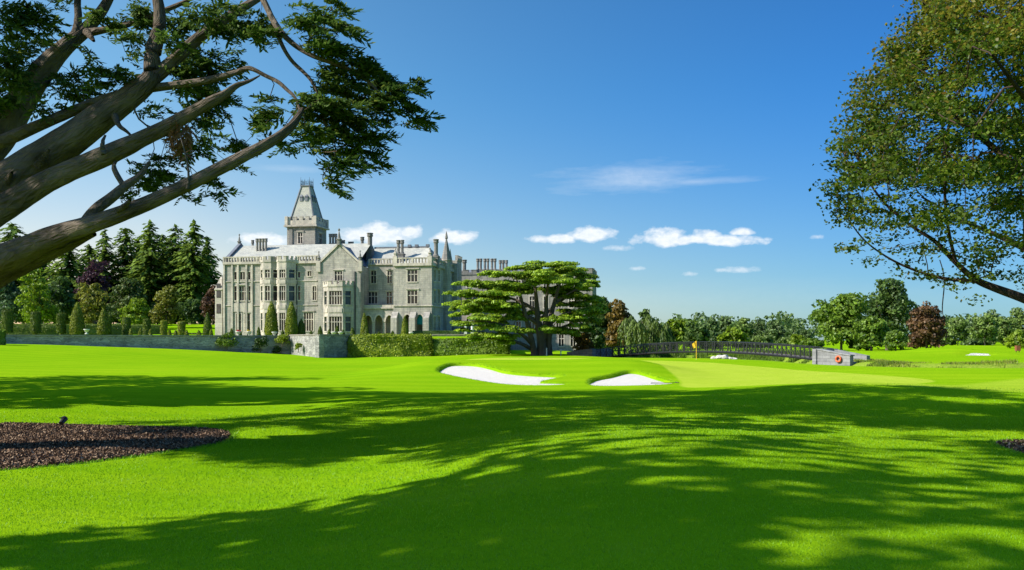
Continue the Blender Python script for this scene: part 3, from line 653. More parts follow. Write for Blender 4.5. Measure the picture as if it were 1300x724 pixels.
# ---- tower
tv = 13.; T0, T1 = U(364.4, tv), U(400, tv); TS = T1-T0; ZT = Zm(288, (T0+T1)/2, tv); tw = empty('tower', (0,0,0)); tw.parent = manor
tq = [(T0,tv),(T1,tv),(T1,tv+TS),(T0,tv+TS)]
opt = [op_px(378,384.5,295,309.5,tq[0],tq[1])]; opl = [(TS*.3,TS*.62,opt[0][2],opt[0][3])]
mb = MB()
for i in range(4): panel(mb, tq[i], tq[(i+1)%4], RIDGE-4, ZT, opt if i == 0 else (opl if i == 1 else ()))
mb.build('tower_wall', M['tower_stone'], tw)
for (a, b, o) in ((tq[0], tq[1], opt[0]), (tq[1], tq[2], opl[0])): window(a, b, o, 2, 1, parent=tw)
mb = MB(); mb.box(T0+.5, T0+1.2, tv-.18, tv-.003, RIDGE-2, ZT-.4); mb.build('tower_buttress', M['dark_stone'], tw)
mb = MB(); mb.prism([(T0-.5,tv-.5),(T1+.5,tv-.5),(T1+.5,tv+TS+.5),(T0-.5,tv+TS+.5)], ZT, ZT+.3)
e = .06; PT = Zm(275.5, (T0+T1)/2, tv); tq2 = [(T0-e,tv-e),(T1+e,tv-e),(T1+e,tv+TS+e),(T0-e,tv+TS+e)]
mb.build('cornice', M['trim'], tw)
for i in range(4): mb = MB(); battlement(mb, tq2[i], tq2[(i+1)%4], ZT+.3, PT-ZT-.3, .75, .55, .4, (PT-ZT)*.5, .02); mb.build('battlement', M['trim'], tw)
for a in tq2: MB().box(a[0]-.3, a[0]+.3, a[1]-.3, a[1]+.3, ZT+.31, PT+.12).build('corner_merlon', M['trim'], tw)
ct = ((T0+T1)/2, tv+TS/2); kz = YW(*ct)
RZ = CAMZ+(HOR-237.5)/F*kz-MZ; rb, rtp = TS/2-.4, 5.2/F*kz
prof = [(rb, ZT+.4), (rb-.12, ZT+1.6), (rtp+.25, RZ-1.0), (rtp, RZ-.0)]
mb = MB(); mb.frustum(ct[0], ct[1], [(r*math.sqrt(2), z) for r, z in prof], 4, math.pi/4); mb.build('spire_roof', M['slate'], tw)
mb = MB()
for sx, sy in ((-1,-1),(1,-1),(1,1),(-1,1)): mb.tube([(ct[0]+sx*r, ct[1]+sy*r, z) for r, z in prof], .17, 5)
mb.box(ct[0]-rtp-.2, ct[0]+rtp+.2, ct[1]-rtp-.2, ct[1]+rtp+.2, RZ-.02, RZ+.2); mb.build('roof_ridge', M['dslate'], tw)
mb = MB(); CT = CAMZ+(HOR-226)/F*kz-MZ; r = rtp+.1
for sx, sy in ((-1,-1),(1,-1),(1,1),(-1,1)): mb.tube([(ct[0]+sx*r, ct[1]+sy*r, RZ+.2), (ct[0]+sx*r, ct[1]+sy*r, CT)], [.07,.02], 5)
for k in range(4):
    a = [(-r,-r),(r,-r),(r,r),(-r,r)][k]; b = [(-r,-r),(r,-r),(r,r),(-r,r)][(k+1)%4]
    for zz in (.45, 1.0): mb.tube([(ct[0]+a[0], ct[1]+a[1], RZ+zz), (ct[0]+b[0], ct[1]+b[1], RZ+zz)], .03, 4)
    for i in range(1, 6): f = i/6; x, y = a[0]+(b[0]-a[0])*f, a[1]+(b[1]-a[1])*f; mb.tube([(ct[0]+x, ct[1]+y, RZ+.2), (ct[0]+x, ct[1]+y, RZ+1.0+.35*(i%2))], .028, 4)
mb.build('iron_cresting', M['iron'], tw)
LZ = CAMZ+(HOR-255)/F*kz-MZ; fr_ = (LZ-ZT)/(RZ-ZT); rl = rb+(rtp-rb)*fr_
mb = MB()
for sx, sy in ((0,-1),(1,0),(0,1),(-1,0)):
    for k in (-.55, .55):
        x = ct[0]+sx*(rl)+(k if sx == 0 else 0); y = ct[1]+sy*(rl)+(k if sy == 0 else 0)
        mb.box(x-.3, x+.3, y-.3, y+.3, LZ-.3, LZ+.55); mb.add([(x-.4,y-.4,LZ+.55),(x+.4,y-.4,LZ+.55),(x+.4,y+.4,LZ+.55),(x-.4,y+.4,LZ+.55),(x,y,LZ+1.05)], [(0,1,4),(1,2,4),(2,3,4),(3,0,4)])
mb.build('dormer', M['dslate'], tw)
# ---- chimneys over the roofs
chimney((324.5,339.5), 328, 303, 4.2, 4, r=.5)
chimney((319,322.5), 312, 305, 10, 1)
chimney((417.5,428), 312, 297, 15, 3); 
chimney((431,438), 316, 305, 18, 3, r=.3); chimney((442,449), 316, 307, 20, 3, r=.3)
chimney((457.5,462.3), 323, 301, 8, 1, r=.5); chimney((466,473.3), 322, 296, 6, 1, r=.95)
chimney((503.3,513), 325, 305, 5, 2, r=.6)
chimney((550.2,556.8), 330, 304, along_side(553.5)*.6+1, 1, r=.9)
# ---- rear wing that runs on behind the cedar
bv = 25.; B0, B1 = U(578, bv), U(752, bv); BT = Zm(349, U(600, bv), bv); b0, b1 = (B0, bv), (B1, bv)
opb = [op_px(p, p+6.5, t0, t1, b0, b1) for p in (592,606,655,672,690,706,722) for t0, t1 in ((356,365),(376,391),(402,418))]+[op_px(p, p+7, 424, 440, b0, b1) for p in (693,709,724)]
walls('wall', [(b0, b1, -3.4, BT, opb), (b1,(B1,bv+10),-3.4,BT), ((B1,bv+10),(B0,bv+10),-3.4,BT), ((B0,bv+10),b0,-3.4,BT)], 'tower_stone')
for o in opb: window(b0, b1, o, 2, 1, hood=False)
for a, b in ((b0, b1), (b1, (B1, bv+10))): mb = MB(); battlement(mb, a, b, BT, .95, 1.1, .6, .4, .5, .12); mb.build('battlement', M['dark_stone'], manor)
mb = MB(); mb.add([(B0,bv+.5,BT),(B1,bv+.5,BT),(B1,bv+9.5,BT),(B0,bv+9.5,BT),(B0,bv+5,BT+1.4),(B1,bv+5,BT+1.4)], [(0,1,5,4),(2,3,4,5),(1,2,5),(3,0,4)]); mb.build('roof', M['dslate'], manor)
chimney((586.5,592.5), 347, 330, 26.5, 1, r=.7)
for a, n in ((604.5,2),(613.5,2),(622.5,2),(633,2),(641,1)): chimney((a, a+3.9*n), 345, 328.5+(a > 630)*2, 28.5, n, r=.52)
bm = MB(); u = (along_side(574)); bm.box(R1-.3, R1+.9, RD-4, RD-.2, 0, Zm(333, R1, RD)); bm.build('stair_turret', M['stone'], manor)
mb = MB(); battlement(mb, (R1+.9,RD-4), (R1+.9,RD-.2), Zm(333,R1,RD), .9, .6, .45); mb.build('battlement', M['stone'], manor)
MB().box(U(579.5, 22.5), U(598, 22.5), 22.3, 24.8, Zm(372, U(590,22.5), 22.5), Zm(369.5, U(590,22.5), 22.5)).build('awning', M['teal'], manor)
# ------------------------------------------------------------------ foliage
def leaf_mat(name, dark, light, trans=.35, spots=None):
    t = NT(name); rp = t.n('ShaderNodeNewGeometry').outputs['Random Per Island']
    st = [(0, dark), (.75, light)] + ([(.93, light), (.97, spots)] if spots else [(1, tuple(min(1, c*1.25) for c in light))])
    c = t.ramp(rp, st)
    big = t.ramp(t.noise(t.coord(), .45, 2), [(.35, tuple(.72*c for c in (1, 1, 1))), (.65, (1.15, 1.12, 1.05))])
    return t.leafy(t.mix(1., c, big, 'MULTIPLY'), trans)
def bark_mat(name, a, b, sc=1., uv=False):
    t = NT(name); v = t.coord(); vs = t.coord((1,1,.25)) if not uv else t.coord((1,.30,1), 'UV'); n1 = t.noise(vs, 9*sc, 6, .7); n2 = t.noise(v, 1.2*sc, 4)
    vo = t.n('ShaderNodeTexVoronoi', {'Vector': t.coord((1,1,.18)) if not uv else t.coord((1,.25,1), 'UV'), 'Scale': 14*sc}, feature='DISTANCE_TO_EDGE').outputs['Distance']
    c = t.mix(.5, t.ramp(n1, [(.3, a), (.7, b)]), t.ramp(n2, [(.3, tuple(.7*x for x in a)), (.7, b)]))
    return t.pbr(c, .95, t.bump(t.math('ADD', n1, t.math('MULTIPLY', vo, 1.5)), 1., .05), .08)
M['bark'] = bark_mat('grey_brown_bark', (.045,.034,.026), (.175,.135,.10))
M['limb_bark'] = bark_mat('ridged_grey_bark', (.026,.021,.017), (.20,.160,.125), 1., True)
M['dark_limb_bark'] = bark_mat('dark_brown_bark', (.022,.016,.012), (.085,.062,.045), 1.4, True)
M['bark_far'] = bark_mat('dark_bark', (.07,.055,.042), (.17,.14,.11), .3)
def unit(n):
    v = rng.normal(size=(n, 3)); return v/np.linalg.norm(v, axis=1)[:, None]
def rhombs(cen, nor, su, sv, tang=None, fold=0.):
    """leaf-like rhombs; returns V (n,4,3)"""
    n = len(cen); nor = nor/np.maximum(np.linalg.norm(nor, axis=1), 1e-6)[:, None]
    t = unit(n) if tang is None else tang; t = t-nor*(t*nor).sum(1)[:, None]; t /= np.maximum(np.linalg.norm(t, axis=1), 1e-6)[:, None]
    b = np.cross(nor, t); su = np.broadcast_to(su, (n,))[:, None]; sv = np.broadcast_to(sv, (n,))[:, None]
    V = np.empty((n, 4, 3)); V[:,0] = cen-t*su; V[:,1] = cen-b*sv+t*su*.15; V[:,2] = cen+t*su; V[:,3] = cen+b*sv+t*su*.15
    return V
def leaves_obj(name, V, m, parent):
    V = V.reshape(-1, 3); return link(name, npmesh(name, V, np.arange(len(V)).reshape(-1, 4)), m, parent)
def crown_pts(blobs, n, sub=26, sub_r=.34, outw=.7, thick=.55):
    """leaf positions and normals over many small clumps set on the given ellipsoids; blobs (cx,cy,cz,rx,ry,rz)"""
    blobs = np.asarray(blobs, float); w_ = (blobs[:,3]*blobs[:,5]); w_ /= w_.sum(); Cs = []; Rs = []
    for b, q in zip(blobs, w_):
        k = max(5, int(sub*len(blobs)*q)); d = unit(k); d[:,2] = np.where(d[:,2] < -.55, -d[:,2], d[:,2])
        r = rng.uniform(.45, .95, k)[:, None]; Cs.append(b[:3]+d*r*b[3:6]); Rs.append(np.cbrt(b[3]*b[4]*b[5])*sub_r*rng.uniform(.65, 1.25, k))
    Cs = np.concatenate(Cs); Rs = np.concatenate(Rs); p = Rs**2; p /= p.sum()
    i = rng.choice(len(Cs), n, p=p); d = unit(n); d[:,2] = np.abs(d[:,2])*np.where(rng.random(n) < .75, 1, -1)
    r = rng.uniform(thick, 1.06, n)**.7
    pos = Cs[i]+d*(Rs[i]*r)[:, None]*np.array([1.1, 1.1, .8]); nor = d*outw+unit(n)*.55; return pos, nor
def trunk_mesh(h, r, lean=(0,0), limbs=3, spread=1.5, nsd=8):
    mb = MB(); pts = [(lean[0]*k*k, lean[1]*k*k, h*k) for k in (0, .05, .3, .6, 1)]; mb.tube(pts, [r*1.5, r*1.1, r, r*.85, r*.5], nsd)
    for i in range(limbs):
        a = 6.28*i/limbs+rnd.uniform(-.4, .4); z0 = h*rnd.uniform(.5, .8); k = spread*rnd.uniform(.7, 1.2)
        mb.tube([(lean[0]*.4, lean[1]*.4, z0), (k*.5*math.cos(a), k*.5*math.sin(a), z0+h*.22), (k*math.cos(a), k*math.sin(a), z0+h*.6)], [r*.5, r*.35, r*.12], 6)
    return mb
def TZ(x, y): return 2.74+(3.4*float(sst(150, 215, y)))*float(sst(-44, -62, x+.1*(y-150)))
def base_at(px, D, z): return (GX(px, D), D, z)
def broad_tree(name, label, px, top, wpx, D, m, z0, n=2200, leaf=.42, group=None, shape='round', trunk=.22, cat='tree', bot=None, sub=26, skirt=True):
    H = CAMZ+(HOR-top)/F*D-z0; Wd = wpx/F*D; t = empty(name, base_at(px, D, z0), rnd.uniform(0, 6), label, cat, group)
    n = int(n*1.5); tr = H*trunk*.14; ch = (H-tr)/2; r = Wd/2*.97
    if shape == 'round': bl = [(0,0,tr+ch,r,r,ch*.97)]
    elif shape == 'tall': bl = [(0,0,tr+ch*.75,r,r,ch*.7),(0,0,tr+ch*1.35,r*.7,r*.7,ch*.6)]
    elif shape == 'wide': bl = [(-r*.35,0,tr+ch*.9,r*.66,r*.7,ch*.8),(r*.4,.1*r,tr+ch*.8,r*.6,r*.7,ch*.75),(0,-.2*r,tr+ch*1.25,r*.55,r*.6,ch*.7)]
    elif shape == 'egg': bl = [(0,0,tr+ch*.72,r,r,ch*.72),(0,0,tr+ch*1.2,r*.76,r*.76,ch*.78)]
    elif shape == 'loose': bl = [(rnd.uniform(-.5,.5)*r, rnd.uniform(-.5,.5)*r, tr+ch*q, r*.6, r*.6, ch*.38) for q in (.4,.8,1.2,1.6)]+[(r*.5,0,tr+ch*.9,r*.45,r*.45,ch*.4),(-r*.5,.2,tr+ch*1.1,r*.45,r*.45,ch*.4)]
    if skirt: bl.append((0, 0, ch*.42, r*.86, r*.86, ch*.46))
    p, q = crown_pts(bl, n, sub)
    p[:,2] = np.minimum(p[:,2], H*1.0+.1)
    leaves_obj('crown', rhombs(p, q, leaf*rng.uniform(.7, 1.3, n), leaf*.62*rng.uniform(.7, 1.3, n)), m, t)
    trunk_mesh(tr+ch, max(.12, H*.018), limbs=4, spread=r*.7).build('trunk', M['bark_far'], t); return t
def conifer(name, label, px, top, wpx, D, m, z0, group=None, n_lay=62, cat='tree', droop=.35):
    H = CAMZ+(HOR-top)/F*D-z0; Rm = wpx/F*D/2; t = empty(name, base_at(px, D, z0), rnd.uniform(0, 6), label, cat, group); P_, N_, T_, S_ = [], [], [], []; shp = rnd.random(); ax_, ay_ = rnd.uniform(.8, 1.15), rnd.uniform(.8, 1.15); lob = [(rnd.uniform(0,6.28), rnd.uniform(.1,.9), rnd.uniform(.15,.4)) for _ in range(9)]
    for k in range(n_lay):
        f = (k+rnd.random()*.8)/n_lay; z = H*(.04+.96*f); R_ = Rm*1.42*(min(1, .45+1.1*f) if f < .5 else 1)*(1-f)**(.36+.22*shp)*rnd.uniform(.55, 1.12)+.25
        nb = max(4, int(9*(1-f)+4))
        for b in range(nb):
            a = rnd.uniform(0, 6.283); rr = R_*rnd.uniform(.6, 1.1)*(1+sum(g*math.exp(-((f-h_)/.09)**2)*max(0, math.cos(a-l_)) for l_, h_, g in lob)); nq = max(2, int(rr/.42))
            for j in range(nq):
                s = (j+.6)/nq; p = Vector((math.cos(a)*rr*s, math.sin(a)*rr*s, z+rr*(.22*s-droop*1.1*s*s)+rnd.uniform(-.3, .3)))
                P_.append(p); N_.append((math.cos(a)*.35+rnd.uniform(-.4,.4), math.sin(a)*.35+rnd.uniform(-.4,.4), .8)); T_.append((math.cos(a)+rnd.uniform(-.5,.5), math.sin(a)+rnd.uniform(-.5,.5), -.45)); S_.append(rnd.uniform(.45, .9))
    P_, N_, T_, S_ = map(np.array, (P_, N_, T_, S_))
    leaves_obj('crown', rhombs(P_, N_, S_, S_*.6, T_), m, t)
    MB().tube([(0,0,0),(0,0,H*.5),(0,0,H*.97)], [H*.016, H*.011, .03], 7).build('trunk', M['bark_far'], t); return t
def clip_leaves(V, Fc, n, s, jit=.03, hang=0):
    """small leaf faces over the surface of a clipped solid"""
    tri = []
    for f in Fc:
        for i in range(1, len(f)-1): tri.append((f[0], f[i], f[i+1]))
    V = np.array([tuple(v) for v in V], float); T = V[np.array(tri)]; e1, e2 = T[:,1]-T[:,0], T[:,2]-T[:,0]; nr = np.cross(e1, e2); a = np.linalg.norm(nr, axis=1); nr /= np.maximum(a, 1e-9)[:, None]
    i = rng.choice(len(T), n, p=a/a.sum()); u = rng.random((n, 2)); u = np.where(u.sum(1, keepdims=True) > 1, 1-u, u)
    p = T[i,0]+e1[i]*u[:,:1]+e2[i]*u[:,1:]+nr[i]*rng.uniform(-jit, jit*2.2, (n, 1)); return rhombs(p, nr[i]+unit(n)*.75, s*rng.uniform(.7, 1.4, n), s*.6*rng.uniform(.7, 1.3, n))
def topiary(name, label, px, top, bot, wpx, D, m, kind='cone', group=None, cat='topiary', z0=None):
    zb = CAMZ+(HOR-bot)/F*D if z0 is None else z0; H = CAMZ+(HOR-top)/F*D-zb; r = wpx/F*D/2; t = empty(name, base_at(px, D, zb), rnd.uniform(0, 6), label, cat, group); mb = MB()
    if kind == 'cone': prof = [(r*.88,.05),(r,H*.12),(r*.90,H*.35),(r*.66,H*.65),(r*.34,H*.88),(r*.1,H)]
    elif kind == 'drum': prof = [(r*.95,.05),(r,H*.2),(r,H*.9),(r*.9,H*.98),(.05,H)]
    else: prof = [(r*.5,.0),(r*.9,H*.25),(r,H*.5),(r*.8,H*.8),(r*.1,H)]
    mb.frustum(0, 0, prof, 14); V = clip_leaves(mb.v, mb.f, int(260+r*H*420), .085+.02*r, .03 if kind != 'bush' else .12)
    core = MB(); core.v = [(x*.94, y*.94, z*.985) for x, y, z in mb.v]; core.f = mb.f
    base = len(core.v); Vf = V.reshape(-1, 3); core.v += [tuple(q) for q in Vf]; core.f += [tuple(base+4*i+j for j in range(4)) for i in range(len(V))]
    core.build('foliage', m, t); MB().tube([(0,0,-.3),(0,0,.3)], .06+.02*r, 6).build('trunk', M['bark_far'], t); return t
def grow(roots, targets, r0=.008, seg=.5, expo=.42, sag=.0, lift=.25, rmax=9.):
    """twigs from existing limbs to every target; roots = list of (points, radii). returns an MB of tapered tubes"""
    pos = []; par = []; isroot = []
    for pts, rad in roots:
        for i, p in enumerate(pts):
            if i:      # finer steps along the limb
                a, b = Vector(pts[i-1]), Vector(p); k = max(1, int((b-a).length/seg))
                for j in range(1, k+1): pos.append(tuple(a.lerp(b, j/k))); par.append(len(pos)-2 if (j > 1 or i > 1) else len(pos)-2)
            else: pos.append(tuple(p)); par.append(-1)
            isroot += [1]*(len(pos)-len(isroot))
    X = np.zeros((len(pos)+len(targets)*14, 3)); X[:len(pos)] = pos; n = len(pos); paths = []; cnt = np.zeros(len(X), int); PAR = np.full(len(X), -1); PAR[:n] = par; nroot = n
    tg = np.asarray(targets, float); d0 = np.array([((X[:nroot]-t_)**2).sum(1).min() for t_ in tg]); 
    for ti in np.argsort(d0):
        t_ = tg[ti]; d = np.sqrt(((X[:n]-t_)**2).sum(1)); i = int(np.argmin(d)); L_ = d[i]
        k = int(min(12, max(2, math.ceil(L_/seg)))); a = X[i].copy(); pd = a-X[PAR[i]] if PAR[i] >= 0 else np.array([0, 0, .1]); pd = pd/max(1e-6, np.linalg.norm(pd))
        c = a+pd*L_*.35+np.array([0, 0, lift*L_])+rng.normal(size=3)*L_*.06; ids = [i]
        for j in range(1, k+1):
            s = j/k; X[n] = a*(1-s)**2+c*2*s*(1-s)+t_*s*s+(rng.normal(size=3)*L_*.015 if j < k else 0); PAR[n] = ids[-1]; ids.append(n); n += 1
        paths.append(ids)
    for ids in paths:
        j = ids[-1]
        while j >= nroot: cnt[j] += 1; j = PAR[j]
    mb = MB()
    for ids in paths:
        rad = [min(rmax, r0*max(1, cnt[j])**expo) for j in ids]; rad[0] = rad[1]*1.1; mb.tube([X[j] for j in ids], rad, 5, cap=False)
    return mb
# ------------------------------------------------------------------ the big cypress at the left edge
M['cypress'] = leaf_mat('cypress_spray', (.032,.072,.016), (.100,.165,.030), .45, (.21,.25,.04))
M['dead_spray'] = leaf_mat('dead_spray', (.12,.055,.022), (.24,.12,.05), .3)
M['maple'] = leaf_mat('maple_leaf', (.028,.066,.007), (.140,.205,.016), .5, (.19,.15,.022))
M['bronze'] = leaf_mat('bronze_maple_leaf', (.090,.098,.010), (.26,.235,.024), .55, (.30,.18,.03))
def fronds(centers, dirs, L, n_l=9, m=None, parent=None, name='foliage', lw=.022, ll=.075, droop=.25, flat=.6):
    """flat sprays of narrow leaflets"""
    n = len(centers); centers = np.asarray(centers); d = dirs/np.linalg.norm(dirs, axis=1)[:, None]
    up = np.array([0, 0, 1.])+unit(n)*(1-flat); sd_ = np.cross(d, up); sd_ /= np.maximum(np.linalg.norm(sd_, axis=1), 1e-6)[:, None]; nr = np.cross(sd_, d); C_, N_, T_, S_ = [], [], [], []
    for j in range(n_l):
        f = (j+.5)/n_l
        for s in (-1, 1):
            w_ = (1-.55*f)*L*rng.uniform(.22, .42, n)
            for q in ((.35, .9) if j < n_l-2 else (.6,)):
                p = centers+d*(f*L)[:, None]+sd_*(s*w_*q)[:, None]+np.array([0, 0, -1.])*(droop*L*f*f)[:, None]+rng.normal(size=(n, 3))*.015
                C_.append(p); N_.append(nr+unit(n)*.6); T_.append(d*.75+sd_*s*.65+unit(n)*.35); S_.append(np.full(n, ll)*rng.uniform(.7, 1.35, n)*(L/.36))
    C_, N_, T_, S_ = map(np.concatenate, (C_, N_, T_, S_)); return rhombs(C_, N_, S_, S_*(lw/ll), T_)
def rough_limb(pts, rad, n=14, seed=0, amp=.09, sub=5):
    """a gnarled limb: smoothed path, ridged and knotted section"""
    q = chaikin([(*p, r) for p, r in zip(pts, rad)], 3, False); q = np.array(q); m = len(q); d = np.gradient(q[:,:3], axis=0); d /= np.linalg.norm(d, axis=1)[:, None]
    s = np.concatenate([[0], np.cumsum(np.linalg.norm(np.diff(q[:,:3], axis=0), axis=1))])
    k = max(m, int(s[-1]/.08)); ss = np.linspace(0, s[-1], k); q = np.stack([np.interp(ss, s, q[:,i]) for i in range(4)], 1); d = np.gradient(q[:,:3], axis=0); d /= np.linalg.norm(d, axis=1)[:, None]
    ref = np.array([.05, .2, 1.]); a = np.cross(d, ref); a /= np.linalg.norm(a, axis=1)[:, None]; b = np.cross(a, d); th = np.arange(n)*2*math.pi/n
    V = np.empty((k, n, 3))
    for i, t_ in enumerate(th):
        tw = t_+ss*.12; bump_ = 1+.030*np.cos(6*t_+2.5*vnoise(ss*.8, np.full(k, 3.3+seed), seed+1)+ss*.5)+.03*vnoise(ss*5+seed, np.full(k, t_*2.7), seed+5)+amp*.55*np.maximum(0, vnoise(ss*1.1+seed*2, np.full(k, t_*.8+seed), seed+7)-.25)*3+amp*vnoise(np.cos(t_)*1.7+seed*3.3+ss*.55, np.sin(t_)*1.7+ss*.25, seed)+amp*.8*np.cos(3*tw+seed)*.7+amp*.5*vnoise(ss*2.2+seed, np.full(k, t_*1.3), seed+3)
        V[:,i] = q[:,:3]+(a*np.cos(t_)+b*np.sin(t_))*(q[:,3]*bump_)[:, None]
    idx = np.arange(k*n).reshape(k, n); Q = np.stack([idx[:-1], idx[1:], np.roll(idx, -1, 1)[1:], np.roll(idx, -1, 1)[:-1]], -1).reshape(-1, 4)
    return V.reshape(-1, 3), Q, q
LT_D = 17.
ltree = empty('cypress_tree', (GX(-175, LT_D), LT_D+.4, GZ(GX(-175, LT_D), LT_D+.4)), 0, 'huge old cypress with bare grey limbs reaching in from the left over the mulch bed', 'tree')
lb = np.array(ltree.location)
def limb(name, lst, parent=ltree, base=lb, m='limb_bark', n=20, amp=.09, thin=.80):
    """lst: (px,py,D,diameter in photo px)"""
    pts = [np.array(P(p, q, D))-base for p, q, D, w_ in lst]; rad = [w_/2/F*D*thin for p, q, D, w_ in lst]
    V, Q, q = rough_limb(pts, rad, n, rnd.randint(1, 90), amp); Q = Q[:, ::-1]; me = smooth(npmesh(name, V, Q))
    uv = me.uv_layers.new(name='UVMap'); r_ = float(np.mean(rad)); li = Q.ravel(); a_ = (li % n).reshape(-1, 4); a_ = np.where((a_ == 0) & (a_.max(1, keepdims=True) == n-1), n, a_)
    uv.data.foreach_set('uv', np.stack([a_.ravel()/n*6.283*r_, (li//n)*.08], -1).astype(np.float32).ravel()); link(name, me, M[m], parent); return ([tuple(x[:3]) for x in q[::4]], [x[3] for x in q[::4]])
LIMBS = []
zb_ = lb[2]; yb = HOR+(CAMZ-zb_)*F/LT_D
LIMBS.append(limb('trunk', [(-178,yb+8,17.4,130),(-172,yb-30,17.4,104),(-160,480,17.3,92),(-140,400,17.2,96),(-115,330,17.1,98),(-85,270,17.1,84),(-55,222,17.1,60)], amp=.12, n=20))
LIMBS.append(limb('limb', [(-150,400,17.2,74),(-95,372,16.8,60),(-40,348,16.4,50),(0,330,16.1,47),(60,303,15.7,33),(130,281,15.4,27),(190,257,15.2,23),(245,232,15.1,21),(300,203,15.1,20),(345,180,15.2,17),(368,163,15.3,14),(379,148,15.4,11),(384,138,15.5,6)]))
LIMBS.append(limb('limb', [(-120,395,17,54),(-60,376,16.9,46),(0,347,16.7,38),(45,328,16.3,28),(90,310,16.,16),(120,297,15.7,8)]))
LIMBS.append(limb('limb', [(-130,360,17.1,80),(-80,320,16.8,58),(-30,288,16.5,46),(20,256,16.3,38),(68,226,16.2,33),(136,198,16.1,29),(199,168,16,24),(247,142,15.9,20),(270,128,15.8,17),(288,119,15.8,13),(300,108,15.8,9),(316,104,15.8,5),(330,96,15.8,2)]))
LIMBS.append(limb('limb', [(-110,310,17.2,96),(-55,278,17.1,78),(0,244,17.,70),(52,205,16.9,52),(105,166,16.8,42),(157,130,16.8,38),(185,108,16.8,34),(194,98,16.8,28),(192,74,16.9,24),(200,48,17,20),(204,20,17.1,17),(198,-10,17.2,14),(200,-60,17.3,8)]))
LIMBS.append(limb('limb', [(178,112,16.8,24),(205,92,16.9,21),(236,62,17.1,18),(268,35,17.3,15),(300,15,17.5,13),(345,-12,17.7,9),(400,-50,17.9,5)]))
LIMBS.append(limb('limb', [(-90,232,17.4,34),(-40,200,17.2,24),(0,180,17.,20),(52,158,16.9,17),(121,128,16.9,15),(178,113,16.9,14),(225,108,16.8,13),(262,103,16.7,12),(290,95,16.6,9.5),(303,91,16.6,8),(314,86,16.5,8),(322,88,16.45,6.5),(338,97,16.4,6),(354,104,16.3,6),(366,116,16.2,5.5),(374,122,16.1,5),(380,136,15.9,4.5),(381,146,15.6,3.5)]))
LIMBS.append(limb('limb', [(-80,262,17.6,66),(-30,205,17.9,56),(5,158,18.1,50),(32,120,18.2,41),(58,84,18.3,32),(88,55,18.4,25),(112,36,18.5,20),(135,8,18.6,15),(150,-30,18.7,11),(160,-80,18.8,6)]))
LIMBS.append(limb('limb', [(95,48,18.4,16),(100,30,18.4,12),(98,0,18.5,10),(104,-40,18.5,6)]))
LIMBS.append(limb('limb', [(110,42,18.4,13),(135,38,18.2,10),(178,27,18.0,9),(212,12,17.9,8),(240,0,17.8,6)], n=9))
LIMBS.append(limb('limb', [(100,292,15.6,18),(118,268,15.6,16),(142,252,15.7,15),(160,235,15.8,13),(178,224,15.9,9),(190,206,16.,5)], n=9, amp=.14))
LIMBS.append(limb('limb', [(157,236,15.8,9),(148,222,15.9,8),(143,210,16.,6),(150,202,16.1,4)], n=8, amp=.14))
LIMBS.append(limb('limb', [(285,-70,17.,11),(318,-30,16.8,10.5),(337,4,16.6,10),(348,30,16.4,10),(368,54,16.3,9),(397,72,16.2,8),(432,83,16.2,7),(461,97,16.2,5.5),(483,119,16.2,3.5),(505,142,16.2,2)], n=8))
LIMBS.append(limb('limb', [(350,38,16.4,7),(360,62,16.3,6.5),(371,79,16.3,6),(386,92,16.3,5.5),(397,104,16.3,5),(404,121,16.3,3)], n=8))
LIMBS.append(limb('limb', [(391,68,16.2,4),(391,52,16.2,3.5),(400,42,16.2,2.5),(415,36,16.2,1.5)], n=7))
for st in ([(48,212,16.6,13),(55,202,16.5,10),(60,194,16.45,7),(62,190,16.4,3)], [(8,232,16.6,14),(13,224,16.5,10),(15,219,16.4,4)], [(150,268,15.2,11),(160,261,15.1,8),(165,254,15.05,5)], [(132,196,15.8,9),(129,182,15.8,6),(134,172,15.9,3)], [(146,147,16.5,10),(150,160,16.3,7),(163,168,16.2,4),(172,180,16.2,2)], [(110,40,18.2,12),(116,48,18.,9),(119,52,17.95,5)], [(238,240,15,6),(240,226,15,3.5),(238,205,15.1,2.5),(228,170,15.3,1.6)]):
    limb('branch_stub', st, n=8, amp=.16)
LIMBS.append(limb('limb', [(-60,240,17.6,60),(-75,190,17.9,48),(-85,120,18.2,40),(-90,40,18.5,32),(-92,-60,18.9,22),(-95,-180,19.3,12),(-96,-260,19.5,5)]))
LIMBS.append(limb('limb', [(-95,230,16.8,44),(-130,170,15.5,36),(-160,60,14.3,28),(-170,-60,13.3,18),(-180,-160,12.6,8)]))
